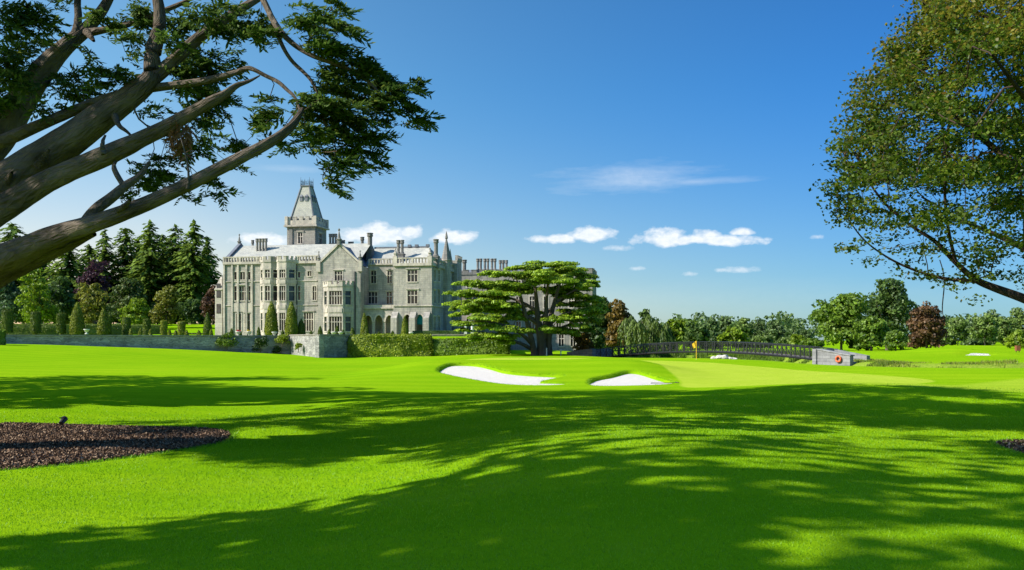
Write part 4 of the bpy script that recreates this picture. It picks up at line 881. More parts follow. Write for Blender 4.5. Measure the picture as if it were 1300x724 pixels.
PADS = [ # px, py, rx, ry, density, direction px
 (20,28,34,28,.8,1),(55,22,26,18,.7,1),(14,80,34,26,1.,1),(45,60,34,12,.8,1),(72,48,18,9,.7,1),(10,122,16,22,1.,1),(75,6,24,8,.5,1),
 (30,100,24,14,.9,1),(100,116,34,10,1.6,1),(92,100,26,7,1.,1),(150,97,34,9,1.4,1),(60,138,22,10,.6,1),(118,80,22,8,.35,1),(120,62,26,7,.3,1),
 (172,48,16,10,.9,1),(150,24,26,12,.8,1),(185,22,18,24,1.,1),(175,70,12,8,.3,1),(232,28,22,18,.9,1),(222,55,16,14,.7,1),(270,16,26,16,.7,1),(300,6,22,8,.6,1),
 (318,30,38,16,1.6,1),(340,46,22,9,1.2,1),(290,40,20,10,1.1,1),(250,72,24,15,1.3,1),(270,88,28,14,1.4,1),(240,92,22,14,1.2,1),(298,66,14,4,1.,1),(302,76,16,4,1.,1),
 (255,112,30,10,1.2,1),(282,122,22,8,1.,1),(262,134,24,9,1.4,1),(292,133,18,5,1.3,1),(288,142,12,5,1.,1),(262,152,20,8,1.1,1),(278,162,12,5,.8,1),
 (190,142,18,12,.22,1),(196,170,16,10,.25,1),(205,128,14,9,.3,1),(236,164,10,10,.5,1),(250,186,22,9,1.,1),(270,176,20,7,.6,1),(308,182,14,7,1.3,1),(298,189,18,5,.9,1),(244,198,18,6,.9,1),
 (212,202,18,8,1.,1),(196,218,22,12,1.1,1),(214,228,20,8,.9,1),(186,238,22,10,.9,1),(168,246,18,6,.6,1),(280,232,14,12,.8,1),(285,245,12,5,.9,1),(304,213,12,3,.7,1),(240,247,16,3,.6,1),
 (344,126,16,5,1.2,-1),(338,142,24,7,1.3,-1),(330,152,18,7,1.1,-1),(334,163,14,6,1.,-1),(352,182,18,5,.5,1),(368,190,16,4,.7,-1),
 (385,10,22,8,.5,1),(420,6,20,8,.6,1),(434,16,10,6,.8,1),(388,30,22,12,1.,1),(412,28,24,9,1.2,1),(440,32,18,6,1.4,1),(455,40,12,6,1.2,1),(400,44,20,8,.8,1),(420,44,16,6,.7,1),
 (412,56,26,10,1.5,1),(440,68,26,11,1.7,1),(466,84,24,13,1.7,1),(486,102,22,14,1.7,1),(498,122,22,14,1.6,1),(516,138,18,10,1.4,1),(532,148,14,10,1.1,1),(540,160,7,5,.9,1),(524,158,10,8,.9,1),(522,104,14,6,1.2,1),(528,114,8,3,.8,1),
 (420,90,22,12,1.1,1),(446,98,24,12,1.2,1),(420,110,28,13,1.3,1),(455,118,28,14,1.3,1),(470,138,26,12,1.2,1),(480,156,18,9,.9,1),(400,128,26,11,1.3,1),(430,134,30,12,1.5,1),(404,146,26,11,1.4,1),(440,154,30,11,1.5,1),(380,156,14,6,.9,1),
 (396,164,20,9,1.1,1),(424,170,26,11,1.4,1),(456,172,26,11,1.4,1),(478,178,14,9,.9,1),(395,180,22,8,1.1,-1),(420,190,22,9,1.1,1),(450,190,24,9,1.3,1),(478,192,16,6,.8,1),(470,204,18,7,1.1,1),(440,206,24,8,1.2,1),(420,212,16,6,1.2,1),(480,210,10,5,.8,1),(494,172,8,5,.7,1),
 (440,222,20,6,.8,1),(424,226,8,5,.6,1),(428,236,12,4,.5,1),(432,243,6,2,.6,1),(380,140,18,10,.8,1),(372,170,10,8,.4,1)]
def cypress_foliage():
    Cn, Dr, Ls, tg = [], [], [], []
    for px, py, rx, ry, dn, sg in PADS:
        D0 = 16.3+rnd.uniform(-.7, 1.1) if px > 330 else (17.6+rnd.uniform(-1.2, 1.4)); c = np.array(P(px, py, D0))-lb; a, b = rx/F*D0, ry/F*D0
        n = max(4, int(dn*math.pi*rx*ry/(46 if px > 330 else 36))); u = unit(n)*np.cbrt(rng.random(n))[:, None]
        p = c+u*np.array([a, max(.25, a*.8), b*.85])-np.array([sg*.12, 0, 0]); Cn.append(p)
        d = np.stack([sg*(.55+.6*rng.random(n)), rng.uniform(-.8, .8, n), rng.uniform(-.3, .25, n)], 1)
        if px < 330: d = np.stack([rng.uniform(-.6, 1.1, n), rng.uniform(-1, .8, n), rng.uniform(-.35, .2, n)], 1)
        Dr.append(d); Ls.append(rng.uniform(.22, .42, n))
        for k in range(max(1, int(a*b*9))): j = rng.integers(n); tg.append(p[j])
    Cn, Dr, Ls = map(np.concatenate, (Cn, Dr, Ls))
    leaves_obj('foliage', fronds(Cn, Dr, Ls, 7), M['cypress'], ltree)
    grow(LIMBS[1:14], tg, .0055, .35, .45, lift=.1, rmax=.04).build('twigs', M['bark'], ltree, True)
    # dead hanging sprays
    n = 26; q = np.array([np.array(P(rnd.uniform(214, 240), rnd.uniform(152, 176), 16+rnd.uniform(-.2,.4)))-lb for _ in range(n)]); d = np.stack([rng.uniform(-.25, .4, n), rng.uniform(-.2, .2, n), np.full(n, -1.)], 1)
    leaves_obj('dead_foliage', fronds(q, d, rng.uniform(.25, .5, n), 7, flat=.1, lw=.012), M['dead_spray'], ltree)
    # the rest of the crown, above and beside the picture
    Cn, Dr, Ls = [], [], []
    for k in range(230):
        a = rnd.uniform(0, 6.283); r = 10.5*math.sqrt(rnd.random()); x = lb[0]+1.5+r*math.cos(a)*1.35; y = lb[1]+2+r*math.sin(a)*.9; z = 11.0+rnd.uniform(0, 6.5)*(1-(r/12)**2)+rnd.uniform(-.8,.8)
        z = max(z, CAMZ+.40*max(y, 1)+1.1)
        gx_, gy_ = x+1.27*z, y+.40*z; mx_, my_ = x+1.27*(z-7), y+.4*(z-7)
        if y < 6 or x > 5 or (gy_ < 21.5 and gx_ > 1.5) or (6 < mx_ < 15 and 14 < my_ < 22): continue
        n = 20; u = unit(n)*np.cbrt(rng.random(n))[:, None]; Cn.append(np.array([x, y, z])-lb+u*np.array([1.3, 1.2, .4])); Dr.append(np.stack([rng.uniform(-1, 1, n), rng.uniform(-1, 1, n), rng.uniform(-.3, .2, n)], 1)); Ls.append(rng.uniform(.7, 1.1, n))
    Cn, Dr, Ls = map(np.concatenate, (Cn, Dr, Ls)); leaves_obj('foliage', fronds(Cn, Dr, Ls, 5), M['cypress'], ltree)
cypress_foliage()

# ------------------------------------------------------------------ the broadleaf tree at the right edge
rx0, ry0 = 12.6, 17.4; rbz = np.array([rx0, ry0, GZ(rx0, ry0)])
rtree = empty('maple_tree', tuple(rbz), 0, 'tall broadleaf tree with bronze tinged upper leaves hanging in over the right edge', 'tree')
def rl(name, lst, n=9, amp=.08): return limb(name, lst, rtree, rbz, 'dark_limb_bark', n, amp)
RB = []
def pxd(x, y, z): return (CX+x/y*F, HOR-(z-CAMZ)/y*F, y)
def rw(name, pts, n=10):          # pts: world x,y,z,radius
    return rl(name, [(*pxd(x, y, z), r*2*F/y) for x, y, z, r in pts], n)
RB.append(rw('trunk', [(rx0,ry0,rbz[2]-.2,.62),(rx0-.05,ry0,.9,.44),(rx0,ry0+.1,2.6,.38),(rx0+.1,ry0+.1,5,.33),(rx0,ry0+.3,8.5,.25),(rx0-.2,ry0+.3,12.5,.15),(rx0-.1,ry0+.4,16,.05)], 16))
RB.append(rl('limb', [(*pxd(rx0, ry0, 2.4), 32),(1390,412,17.5,24),(1335,394,17.7,18),(1300,380,17.9,14),(1262,366,18.1,11.5),(1240,357,18.2,10),(1222,342,18.3,8.5),(1205,325,18.4,7.5),(1188,306,18.5,6),(1160,290,18.6,5),(1125,262,18.8,4),(1100,228,19,3),(1085,190,19.1,2)]))
RB.append(rl('limb', [(1214,335,18.3,6),(1205,300,18.2,5),(1200,262,18.1,4.5),(1199,225,18,4),(1203,180,17.9,3.5),(1206,140,17.9,3),(1200,90,17.8,2)]))
RB.append(rl('limb', [(1240,357,18.2,6),(1200,355,18.6,5),(1165,345,18.9,4),(1130,330,19.1,3),(1095,305,19.2,2.4),(1075,275,19.3,1.6)]))
RB.append(rl('limb', [(*pxd(rx0, ry0, 4.2), 26),(1395,270,17.6,20),(1330,240,17.9,15),(1280,205,18.2,11),(1235,165,18.5,8),(1190,130,18.7,6),(1150,105,18.9,4),(1120,90,19,2.5)]))
RB.append(rl('limb', [(*pxd(rx0, ry0, 6.5), 24),(1400,110,18,18),(1340,60,18.4,13),(1280,30,18.7,9),(1220,10,19,6),(1170,0,19.2,3)]))
RB.append(rl('limb', [(*pxd(rx0, ry0, 3.4), 22),(1380,350,19,17),(1320,325,20.5,12),(1270,300,22,8),(1220,280,23,5),(1170,250,23.6,3)]))
RB.append(rl('limb', [(*pxd(rx0, ry0, 5.2), 22),(1400,200,16,16),(1330,160,14.8,11),(1290,110,14,7),(1260,70,13.6,4)]))
RB.append(rl('limb', [(1193,330,18.3,1.6),(1198,346,18.3,1.7),(1199,362,18.3,1.8),(1197,380,18.3,1.8),(1196,394,18.3,1.4),(1198,404,18.3,.7)], n=6))
OUT_R = [(1330,-20),(1165,-20),(1146,20),(1138,42),(1118,52),(1104,80),(1088,98),(1080,130),(1078,152),(1060,168),(1052,192),(1054,215),(1047,240),(1056,256),(1062,285),(1080,300),(1072,318),(1100,332),(1120,338),(1140,352),(1160,346),(1185,362),(1215,374),(1245,384),(1268,368),(1285,362),(1300,376),(1330,380)]
def maple_foliage():
    n = 11000; px = rng.uniform(1040, 1335, n); py = rng.uniform(-25, 392, n); s = sdf(px, py, OUT_R)
    dens = (.25+.75*sst(0, 45, -s))*(1-.25*sst(60, 240, py)); dens = dens*(1-.72*sst(235, 345, py)); dens *= sst(-.35, .30, vnoise(px/26, py/20, 11)+.35*vnoise(px/11, py/9, 12)+.25*sst(300,120,py))*.85+.15
    k = (s < 0) & (rng.random(n) < dens*.62); px, py, s = px[k], py[k], s[k]; n = len(px)
    D = 18.6+rng.normal(size=n)*1.9*(.35+.65*sst(0, 80, -s)); D = np.clip(D, 14.2, 24)
    c = np.stack([(px-CX)/F*D, D, CAMZ+(HOR-py)/F*D], 1)-rbz
    tg = c[rng.random(n) < .5]
    grow(RB, tg, .0042, .4, .46, lift=.12, rmax=.05).build('twigs', M['dark_limb_bark'], rtree, True)
    L_ = 32; cc = np.repeat(c, L_, 0)+unit(n*L_)*(rng.random((n*L_, 1))**.6*.30)*np.array([1.3,1.3,.42]); up = unit(n*L_)*.9+np.array([0, 0, .9])
    S_ = rng.uniform(.024, .054, n*L_); V = rhombs(cc, up, S_, S_*.72)
    # upper crown leaves are bronze, their colour brightened to carry the sunlit top
    z = cc[:,2]+rbz[2]; br = rng.random(n*L_) < sst(5.2, 9.5, z+1.2*vnoise(cc[:,0]*.9, z*.9, 4))*.62
    leaves_obj('foliage', V[~br], M['maple'], rtree); leaves_obj('bronze_foliage', V[br], M['bronze'], rtree)
    # crown outside the frame
    bl = [(1.2,.3,9.5,4.6,5.,4.6),(.5,1.5,13.5,4.2,4.6,4.),(3.5,-1.,7.5,3.6,4.,3.4)]; p, q = crown_pts(bl, 5200, 40)
    w_ = p+rbz; k = (w_[:,0] > .585*w_[:,1]+.3) | (w_[:,2] > CAMZ+.392*w_[:,1]+.3)
    p, q = p[k], q[k]; S_ = rng.uniform(.14, .26, len(p)); leaves_obj('foliage', rhombs(p, q, S_, S_*.7), M['maple'], rtree)
maple_foliage()

# ------------------------------------------------------------------ the cedar in front of the manor
M['cedar'] = leaf_mat('cedar_needles', (.095,.175,.012), (.31,.44,.024), .4)
CD = 117.; cz = GZ(GX(690, CD), CD); cbase = np.array([GX(690, CD), CD, cz])
cedar = empty('cedar_tree', tuple(cbase), 0, 'spreading flat topped cedar with bright layered foliage right of the manor', 'tree')
def cl(name, lst): return limb(name, [(a, b, CD+c, w_) for a, b, c, w_ in lst], cedar, cbase, 'bark_far', 8, .08, .78)
CB = [cl('trunk', [(688,457,0,22),(688,446,0,17),(687,432,0,14),(684,415,0,12),(682,395,0,9),(680,370,-.5,6),(678,352,-1,3)]),
      cl('trunk', [(696,457,.6,15),(696,440,.6,11),(697,420,.8,10),(700,398,1,8),(706,376,1.2,6),(712,356,1.5,3)]),
      cl('trunk', [(679,456,-.3,13),(677,440,-.6,10),(672,420,-1,8),(666,396,-1.4,6),(660,372,-1.8,3.5),(655,352,-2,2)]),
      cl('limb', [(690,430,0,9),(693,405,-.6,8),(694,380,-1.2,6),(696,356,-1.6,4),(697,342,-1.7,2)]),
      cl('limb', [(678,440,0,7),(664,425,-2,6),(645,414,-4,4.5),(620,408,-5.5,3),(600,408,-6.5,1.5)]),
      cl('limb', [(676,444,0,7),(662,436,-2,5.5),(640,430,-4,4),(618,430,-5,2)]),
      cl('limb', [(684,412,0,7),(664,398,-1,5.5),(636,388,-2.5,4),(606,386,-4,2)]),
      cl('limb', [(700,410,1,6),(716,398,0,5),(735,394,-1.5,3.5),(752,394,-2,1.5)]),
      cl('limb', [(682,395,0,6),(660,382,1.5,4.5),(630,374,2.5,3),(606,374,3,1.5)]),
      cl('limb', [(704,386,1,5.5),(722,372,1.5,4),(742,364,1.5,2.5),(755,360,1.5,1.2)]),
      cl('limb', [(698,424,.5,5),(716,414,3,4),(735,408,5,2.5),(748,406,6,1.2)]),
      cl('limb', [(688,404,0,6),(700,392,3.5,5),(716,380,6,3),(724,374,7.5,1.5)]),
      cl('limb', [(686,420,0,6),(676,404,4,5),(655,392,7,3),(640,386,8.5,1.5)])]
CP = [(700,337,40,5,0),(668,341,22,5,-1),(728,345,26,6,1),(746,353,16,6,0),(637,350,17,6,-1),(681,349,32,6,-4),(707,358,40,6,-4),(660,361,25,6,-4),(618,363,22,6,-1),(736,365,18,6,-3),(602,376,21,5,-2),(637,375,29,6,-5),
 (752,362,10,5,2),(610,390,28,6,-4),(644,390,18,6,-6),(587,400,15,4,-3),(616,404,26,5,-6),(595,412,20,5,-6),(590,420,12,3,-5),(629,418,26,6,-6),(623,428,22,5,-6),(671,421,10,4,-6),(701,407,13,6,-6),(698,418,14,4,-5),(728,406,22,7,-3),
 (744,396,22,7,-2),(735,414,14,5,-3),(757,391,13,5,0),(749,408,13,6,2),(722,388,24,6,2),(700,370,30,5,5),(650,372,26,5,6),(720,376,22,6,7),(640,388,22,5,8),(690,350,34,5,5),(660,405,18,5,5),(742,380,18,6,5),(668,352,26,6,4),(716,398,16,5,5),(645,436,16,5,-4),(606,432,14,4,-5),(652,404,14,5,-4),
 (600,385,14,4,0),(580,410,10,3,-3),(632,362,20,5,3),(746,420,10,6,3)]
for _ in range(60):
    q = rnd.uniform(345, 432); hw = float(np.interp(q, [336,345,360,380,405,425,434], [40,60,86,98,102,92,70])); p = 671+rnd.uniform(-1, 1)*hw*.88
    if 664 < p < 712 and 378 < q < 446: continue
    if p > 735 and q > 402: continue
    CP.append((p, q, rnd.uniform(12, 24), rnd.uniform(4, 6), rnd.uniform(-5, 8)))
for _ in range(12):
    q = rnd.uniform(345, 425); CP.append((675+rnd.uniform(-1, 1)*float(np.interp(q, [345,380,425], [55,88,78])), q, rnd.uniform(12, 22), rnd.uniform(4, 6), rnd.uniform(2.5, 9)))
def cedar_foliage():
    A, B, tg = [], [], []
    for px, py, a, b, dd in CP:
        D = CD+dd; c = np.array(P(px, py, D))-cbase; ax, az = a/F*D, b/F*D; n = int(900*ax+120)
        sub = 9; ang = rng.uniform(0, 6.283, sub); rr = np.sqrt(rng.random(sub)); sc = np.stack([c[0]+ax*.9*rr*np.cos(ang), c[1]+max(ax*.8, 1.2)*rr*np.sin(ang), c[2]+az*.6*(1-rr**2)-az*.2+rng.uniform(-.35, .35, sub)*az], 1); tg += list(sc[:4])
        i = rng.integers(sub, size=n); d = unit(n); d[:,2] = np.abs(d[:,2])*.9-.12
        p = sc[i]+d*np.array([ax*.36, ax*.36, az*.75])*rng.uniform(.3, 1.3, (n, 1))**.7; A.append(p); B.append(d*np.array([.5,.5,1.])+unit(n)*.45+np.array([0,0,.35]))
    A, B = np.concatenate(A), np.concatenate(B); S_ = rng.uniform(.10, .24, len(A)); leaves_obj('foliage', rhombs(A, B, S_, S_*.5), M['cedar'], cedar)
    grow(CB, tg, .03, 1.2, .4, lift=.05, rmax=.16).build('twigs', M['bark_far'], cedar, True)
cedar_foliage()
# ------------------------------------------------------------------ garden wall, hedges, topiary
t = NT('garden_wall_stone'); v = t.coord(); s = t.n('ShaderNodeSeparateXYZ', {0: v}); u = t.math('SUBTRACT', s.outputs[0], s.outputs[1])
cv = t.n('ShaderNodeCombineXYZ', {0: u, 1: s.outputs[2], 2: 0.}); dv = t.n('ShaderNodeVectorMath', {0: cv.outputs[0], 1: t.n('ShaderNodeTexNoise', {'Vector': v, 'Scale': 1.5}).outputs['Color']}, operation='ADD')
br = t.n('ShaderNodeTexBrick', {'Vector': dv.outputs[0], 'Color1': (.17,.165,.155,1), 'Color2': (.44,.42,.375,1), 'Mortar': (.10,.095,.09,1), 'Scale': 1., 'Mortar Size': .025, 'Bias': 0., 'Brick Width': .85, 'Row Height': .36})
c = t.mix(.5, br.outputs['Color'], t.ramp(t.noise(v, .9, 6, .7), [(.3,(.08,.08,.078)),(.52,(.28,.27,.25)),(.72,(.52,.50,.45))]))
M['wallstone'] = t.pbr(c, .95, t.bump(t.math('ADD', br.outputs['Fac'], t.noise(v, 3, 5, .7)), .7, .06), .1)
M['hedge'] = leaf_mat('hedge_leaf', (.050,.105,.010), (.160,.245,.018), .3)
M['hedge_y'] = leaf_mat('golden_hedge_leaf', (.10,.155,.010), (.29,.36,.022), .35)
M['yew'] = leaf_mat('yew_leaf', (.038,.070,.008), (.130,.175,.016), .3)
M['yew_y'] = leaf_mat('golden_yew_leaf', (.075,.110,.008), (.235,.265,.018), .3)
M['ivy'] = leaf_mat('ivy_leaf', (.016,.042,.008), (.055,.105,.014), .2)
M['box'] = leaf_mat('box_leaf', (.02,.045,.01), (.06,.10,.018), .2)
def wall_run(name, a, b, zt, label=None, parent=None, th=.7, mname='wallstone'):
    p0, p1 = (a[0], a[1]), (b[0], b[1]); d, l = wall_frame(p0, p1); root = parent
    if root is None: root = empty(name, (p0[0], p0[1], 0), 0, label, 'wall')
    q0 = (p0[0]-root.location.x, p0[1]-root.location.y); n = max(1, int(l/2)); mb = MB(); mb.obox(q0, d, 0, l, -th, 0, -1.6, zt); mb.build('wall_face', M[mname], root)
    mb = MB()
    k = max(1, round(l/1.6))
    for i in range(k): mb.obox(q0, d, l*i/k+.008, l*(i+1)/k-.008, -th-.06, .1, zt+.002, zt+.16+.012*rnd.random())
    mb.build('coping', M['trim'] if mname == 'trim' else M['capstone'], root); return root
M['capstone'] = stone_mat('coping_stone', (.85,.84,.82), 3, 1)
WT = 2.74
gw = wall_run('garden_wall', TW[0], TW[1], WT, 'long low grey rubble wall holding up the garden terrace left of the manor')
wall_run('garden_wall', TW[1], TW[2], WT, parent=gw)
bs = wall_run('bastion_wall', TW[2], TW[3], WT+.12, 'stone bastion with a sunlit face jutting out of the garden wall below the manor'); wall_run('bastion_wall', TW[3], TW[4], WT+.12, parent=bs)
def hedge(name, label, path, width, z0, z1, m, n, s=.12, rough=.16, cat='hedge', group=None):
    """a hedge along path (world x,y): bumpy body with leaves all over it"""
    o = path[0]; t = empty(name, (o[0], o[1], z0), 0, label, cat, group); V, Q = [], []
    pts = [np.array(path[0], float)]
    for a, b in zip(path, path[1:]):
        a, b = np.array(a, float), np.array(b, float); k = max(1, int(np.linalg.norm(b-a)/.8)); pts += [a+(b-a)*j/k for j in range(1, k+1)]
    pts = np.array(pts); d = np.gradient(pts, axis=0); d /= np.linalg.norm(d, axis=1)[:, None]; nx = np.stack([d[:,1], -d[:,0]], 1); H = z1-z0
    prof = [(.5,0),(.52,.35),(.5,.7),(.42,.93),(.15,1.0),(-.15,1.0),(-.42,.93),(-.5,.7),(-.52,.35),(-.5,0)]; k = len(prof)
    for i, p in enumerate(pts):
        for j, (a, h) in enumerate(prof):
            w_ = rough*vnoise(i*.55+j*3.1, j*1.7+i*.2, 9); q = p+nx[i]*(a*width+w_); V.append((q[0]-o[0], q[1]-o[1], H*h+(w_*.8 if h > .5 else 0)))
    n_ = len(pts); Q = [(i*k+j, (i+1)*k+j, (i+1)*k+j+1, i*k+j+1) for i in range(n_-1) for j in range(k-1)]
    Q += [tuple(range(k))[::-1], tuple((n_-1)*k+j for j in range(k))]; Q = [q[::-1] if len(q) == 4 else q for q in Q]
    core = MB(); core.v = [tuple(v) for v in V]; core.f = list(Q); L_ = clip_leaves(V, Q, n, s, rough*.5); b = len(core.v); core.v += [tuple(q) for q in L_.reshape(-1, 3)]; core.f += [tuple(b+4*i+j for j in range(4)) for i in range(len(L_))]
    core.build('foliage', m, t); return t
def PX(px, D): return (GX(px, D), D)
hedge('tall_hedge', 'tall sunlit yellow green hedge right of the bastion, below the manor', [PX(444,127.2), PX(480,126.6), PX(518,126.8), PX(547,127)], 1.7, -.6, 2.95, M['hedge_y'], 16000, .13, .3)
hedge('low_hedge', 'lower darker hedge running from the tall hedge to the foot of the cedar', [PX(546,127.6), PX(580,127), PX(612,126.5), PX(646,126)], 1.8, -.7, 2.35, M['hedge'], 12000, .13, .34)
hedge('box_hedge', 'thin clipped dark box hedge in front of the pavilion arches', [PX(524,147), PX(560,147), PX(584,147)], .8, 2.7, 3.75, M['box'], 3600, .08, .05)
lw = wall_run('terrace_wall', PX(548,134), PX(614,134), 2.95, 'low pale terrace wall between two hedges, left of the cedar', th=.5)
hedge('rounded_hedge', 'rounded hedge end at the left edge in front of the garden wall', [PX(-70,100), PX(-20,102), PX(6,103)], 2.4, .8, 3.35, M['hedge'], 5200, .12, .2)
def shrub(name, label, px, top, bot, wpx, D, m, n=1400, s=.11, group=None):
    zb = CAMZ+(HOR-bot)/F*D; H = CAMZ+(HOR-top)/F*D-zb; r = wpx/F*D/2; t = empty(name, base_at(px, D, zb), 0, label, 'shrub', group); p, q = crown_pts([(0,0,H*.5,r,r*.8,H*.5),(r*.2,0,H*.72,r*.7,r*.6,H*.3)], n, 16, .4); leaves_obj('foliage', rhombs(p, q, s*rng.uniform(.7, 1.3, n), s*.65), m, t)
    MB().tube([(0,0,-.2),(0,0,H*.5)], .06, 6).build('stem', M['bark_far'], t); return t
def wall_pt(px, a=TW[1], b=TW[2]):
    k = (px-CX)/F; dx, dy = b[0]-a[0], b[1]-a[1]; s = (k*a[1]-a[0])/(dx-k*dy); return a[1]+dy*s
shrub('wall_shrub', 'bright green shrub leaning over the top of the garden wall', 288, 423, 447, 25, wall_pt(288)-.8, M['hedge'])
shrub('ivy_curtain', 'dark ivy hanging down the garden wall face', 331, 427, 454, 20, wall_pt(331)-.5, M['ivy'])
shrub('wall_shrub', 'yellowish bush on the wall top beside the bastion', 358, 426.5, 439, 21, wall_pt(358)-.6, M['hedge_y'], 900)
shrub('wall_shrub', 'small golden bush at the foot of the bastion\'s sunlit face', 379, 436, 446, 10, 126.5, M['hedge_y'], 500)
shrub('ivy_patch', 'dark ivy patch low on the shaded face of the bastion', 352, 440, 455, 12, wall_pt(352)-.4, M['ivy'], 700)
# topiary
CG, SG, DG = 'clipped yew cones on the terrace', 'small yew cones in front of the manor', 'clipped yew drums along the terrace'
topiary('yew_cone', 'tall dark yew cone, left of the two before the crenellated bays', 344.5, 383, 426, 17, 150, M['yew_y'], group=CG)
topiary('yew_cone', 'tall dark yew cone, right of the two before the crenellated bays', 370, 383, 426, 16.5, 149, M['yew_y'], group=CG)
topiary('yew_cone', 'medium yew cone beside the big ground floor window left of the gable', 382.5, 405, 426, 10.5, 150, M['yew'], group=CG)
topiary('yew_cone', 'slim yew cone in front of the loggia\'s first arch', 462.5, 397, 427, 9.5, 149, M['yew_y'], group=CG)
topiary('yew_cone', 'slim yew cone in front of the pavilion\'s left arch', 514, 401, 428, 9.5, 146, M['yew_y'], group=CG)
topiary('yew_cone', 'big golden yew cone in the left garden, widest of all', 98, 384, 425, 18, 136, M['yew_y'], group=CG)
topiary('yew_cone', 'golden yew cone second from the left behind the garden wall', 131.5, 392, 425, 15.5, 140, M['yew_y'], group=CG)
topiary('yew_cone', 'narrow yew cone just left of the manor corner', 263.5, 397, 426.5, 11, 150, M['yew'], group=CG)
for px, top, w_, la in [(328.5,415,4.6,'below the pilastered windows'),(406.5,414,6,'at the left foot of the gabled wing'),(418,418,4.5,'left of the gabled wing\'s bay window'),(428,414,6.5,'at the middle of the gabled wing\'s bay window'),(435.5,419,4.5,'at the right end of the gabled wing\'s bay window'),
    (447.5,416,6,'right of the gabled wing\'s bay window'),(465.5,415,5,'right of the slim cone at the loggia'),(481,421,4,'below the loggia\'s middle arch'),(498.5,420,4,'at the buttress left of the pavilion'),(359,419,4,'between the two tall yew cones'),(294,417,4.5,'at the left corner of the manor'),(395,420,4.5,'below the big ground floor window left of the gable'),(305,419,4,'below the lowest window pair on the left')]:
    topiary('yew_cone', 'tiny yew cone '+la, px, top, 427, w_, 147, M['yew'], group=SG)
for px, top, bot, w_, D, la in [(9.5,393,422,12.5,128,'leftmost, near the left edge'),(45.5,396,423,12,132,'left of the light green tree'),(77.5,397.5,423,11,136,'left of the widest golden cone'),(137.5,401,425,7,146,'half hidden right of the second golden cone'),(160.5,403,426,10,142,'below the low lime green tree'),
    (186.5,405,426,9.5,146,'right of the low lime green tree'),(208,407,426,8.5,150,'left of two near the manor, reddish brown'),(230.5,408,426,9,154,'nearest to the manor')]:
    topiary('yew_drum', 'clipped yew drum on the terrace, '+la, px, top, bot, w_, D, M['yew_y'] if 'brown' in la or 'nearest' in la else M['yew'], 'drum', DG)
for px, top, la in [(44.5,414,'left of the light green tree'),(78,414.5,'before the drum left of the widest cone'),(166,417,'right of the drum below the lime tree'),(178,418,'left of the drum right of the lime tree'),(191,418,'right of the drum right of the lime tree'),(215,418,'right of the reddish drum'),(223,419,'left of the drum nearest to the manor'),(237,419,'right of the drum nearest to the manor'),(252.5,419.5,'left of the narrow cone at the manor corner'),(268,418,'right of the narrow cone at the manor corner')]:
    topiary('yew_cone', 'tiny yew cone behind the garden wall '+la, px, top, 427, 4.4, 138, M['yew_y'], group='tiny yew cones behind the garden wall')
hedge('garden_hedge', 'long clipped dark hedge across the left garden behind the yew drums', [PX(-60,158), PX(60,160), PX(130,163), PX(206,167)], 1.6, 2.7, 5.1, M['yew'], 9000, .14, .1)
hedge('garden_hedge', 'short low hedge between the yew drums and the manor corner', [PX(206,166), PX(236,167), PX(258,168)], 1.2, 2.7, 3.5, M['yew'], 2200, .12, .08)
# urns and pots on the terrace edge, flowers
t = NT('pale_stone_urn'); M['urn'] = t.pbr(t.ramp(t.noise(t.coord(), 6, 4), [(.3,(.46,.45,.41)),(.7,(.66,.65,.60))]), .85)
M['white'] = NT('white_paint').pbr((.75,.75,.73), .6)
M['red_flower'] = leaf_mat('red_flowers', (.45,.03,.04), (.75,.10,.10), .3)
M['yellow_flower'] = leaf_mat('yellow_flowers', (.5,.4,.03), (.75,.6,.08), .3)
def urn(label, px, py, hpx, D, fl):
    z = CAMZ+(HOR-py)/F*D; H = hpx/F*D; t = empty('stone_urn', base_at(px, D, z), 0, label, 'urn', 'urns along the terrace')
    MB().frustum(0, 0, [(H*.34,0),(H*.34,H*.1),(H*.15,H*.2),(H*.13,H*.38),(H*.36,H*.55),(H*.46,H*.82),(H*.58,H*.9),(H*.56,H),(H*.42,H*.98)], 14).build('bowl', M['urn'], t, True)
    if fl: p, q = crown_pts([(0,0,H*1.05,H*.45,H*.45,H*.28)], 150, 8, .5); leaves_obj('flowers', rhombs(p, q, .06, .05), M[fl], t)
urn('wide pale stone urn on the garden wall top below the right bay', 348.5, 428, 6.5, wall_pt(348)+.35, None)
urn('pale stone urn with yellow flowers below the lowest pair of windows', 316.5, 427, 6, wall_pt(316)+1.5, 'yellow_flower')
urn('red flowering urn at the left end of the manor front', 302.5, 427, 6, wall_pt(302)+1.5, 'red_flower')
urn('pale stone urn left of the middle tiny cone at the gabled wing', 423.5, 427.5, 6, 140, None); urn('pale stone urn right of the middle tiny cone at the gabled wing', 432.5, 427.5, 6, 140, None)
urn('pale stone urn in the garden right of the widest golden cone', 110, 424.5, 6.5, 130, None)
urn('pale stone urn at the foot of the slim cone by the pavilion', 522, 427.5, 5.5, 140, None)
for k, (px, la) in enumerate(((591,'left'),(599.5,'right'))):
    D = 133.7; t = empty('garden_statue', base_at(px, D, 3.12), 0, 'small white garden statue on the low terrace wall, %s one of the pair' % la, 'statue', 'white statues')
    MB().box(-.22,.22,-.22,.22,0,.35).build('plinth', M['urn'], t); MB().frustum(0,0,[(.2,.35),(.24,.6),(.16,.85),(.22,1.1),(.19,1.25),(.07,1.33),(.11,1.45),(.1,1.55),(.02,1.62)], 10).build('figure', M['white'], t, True)
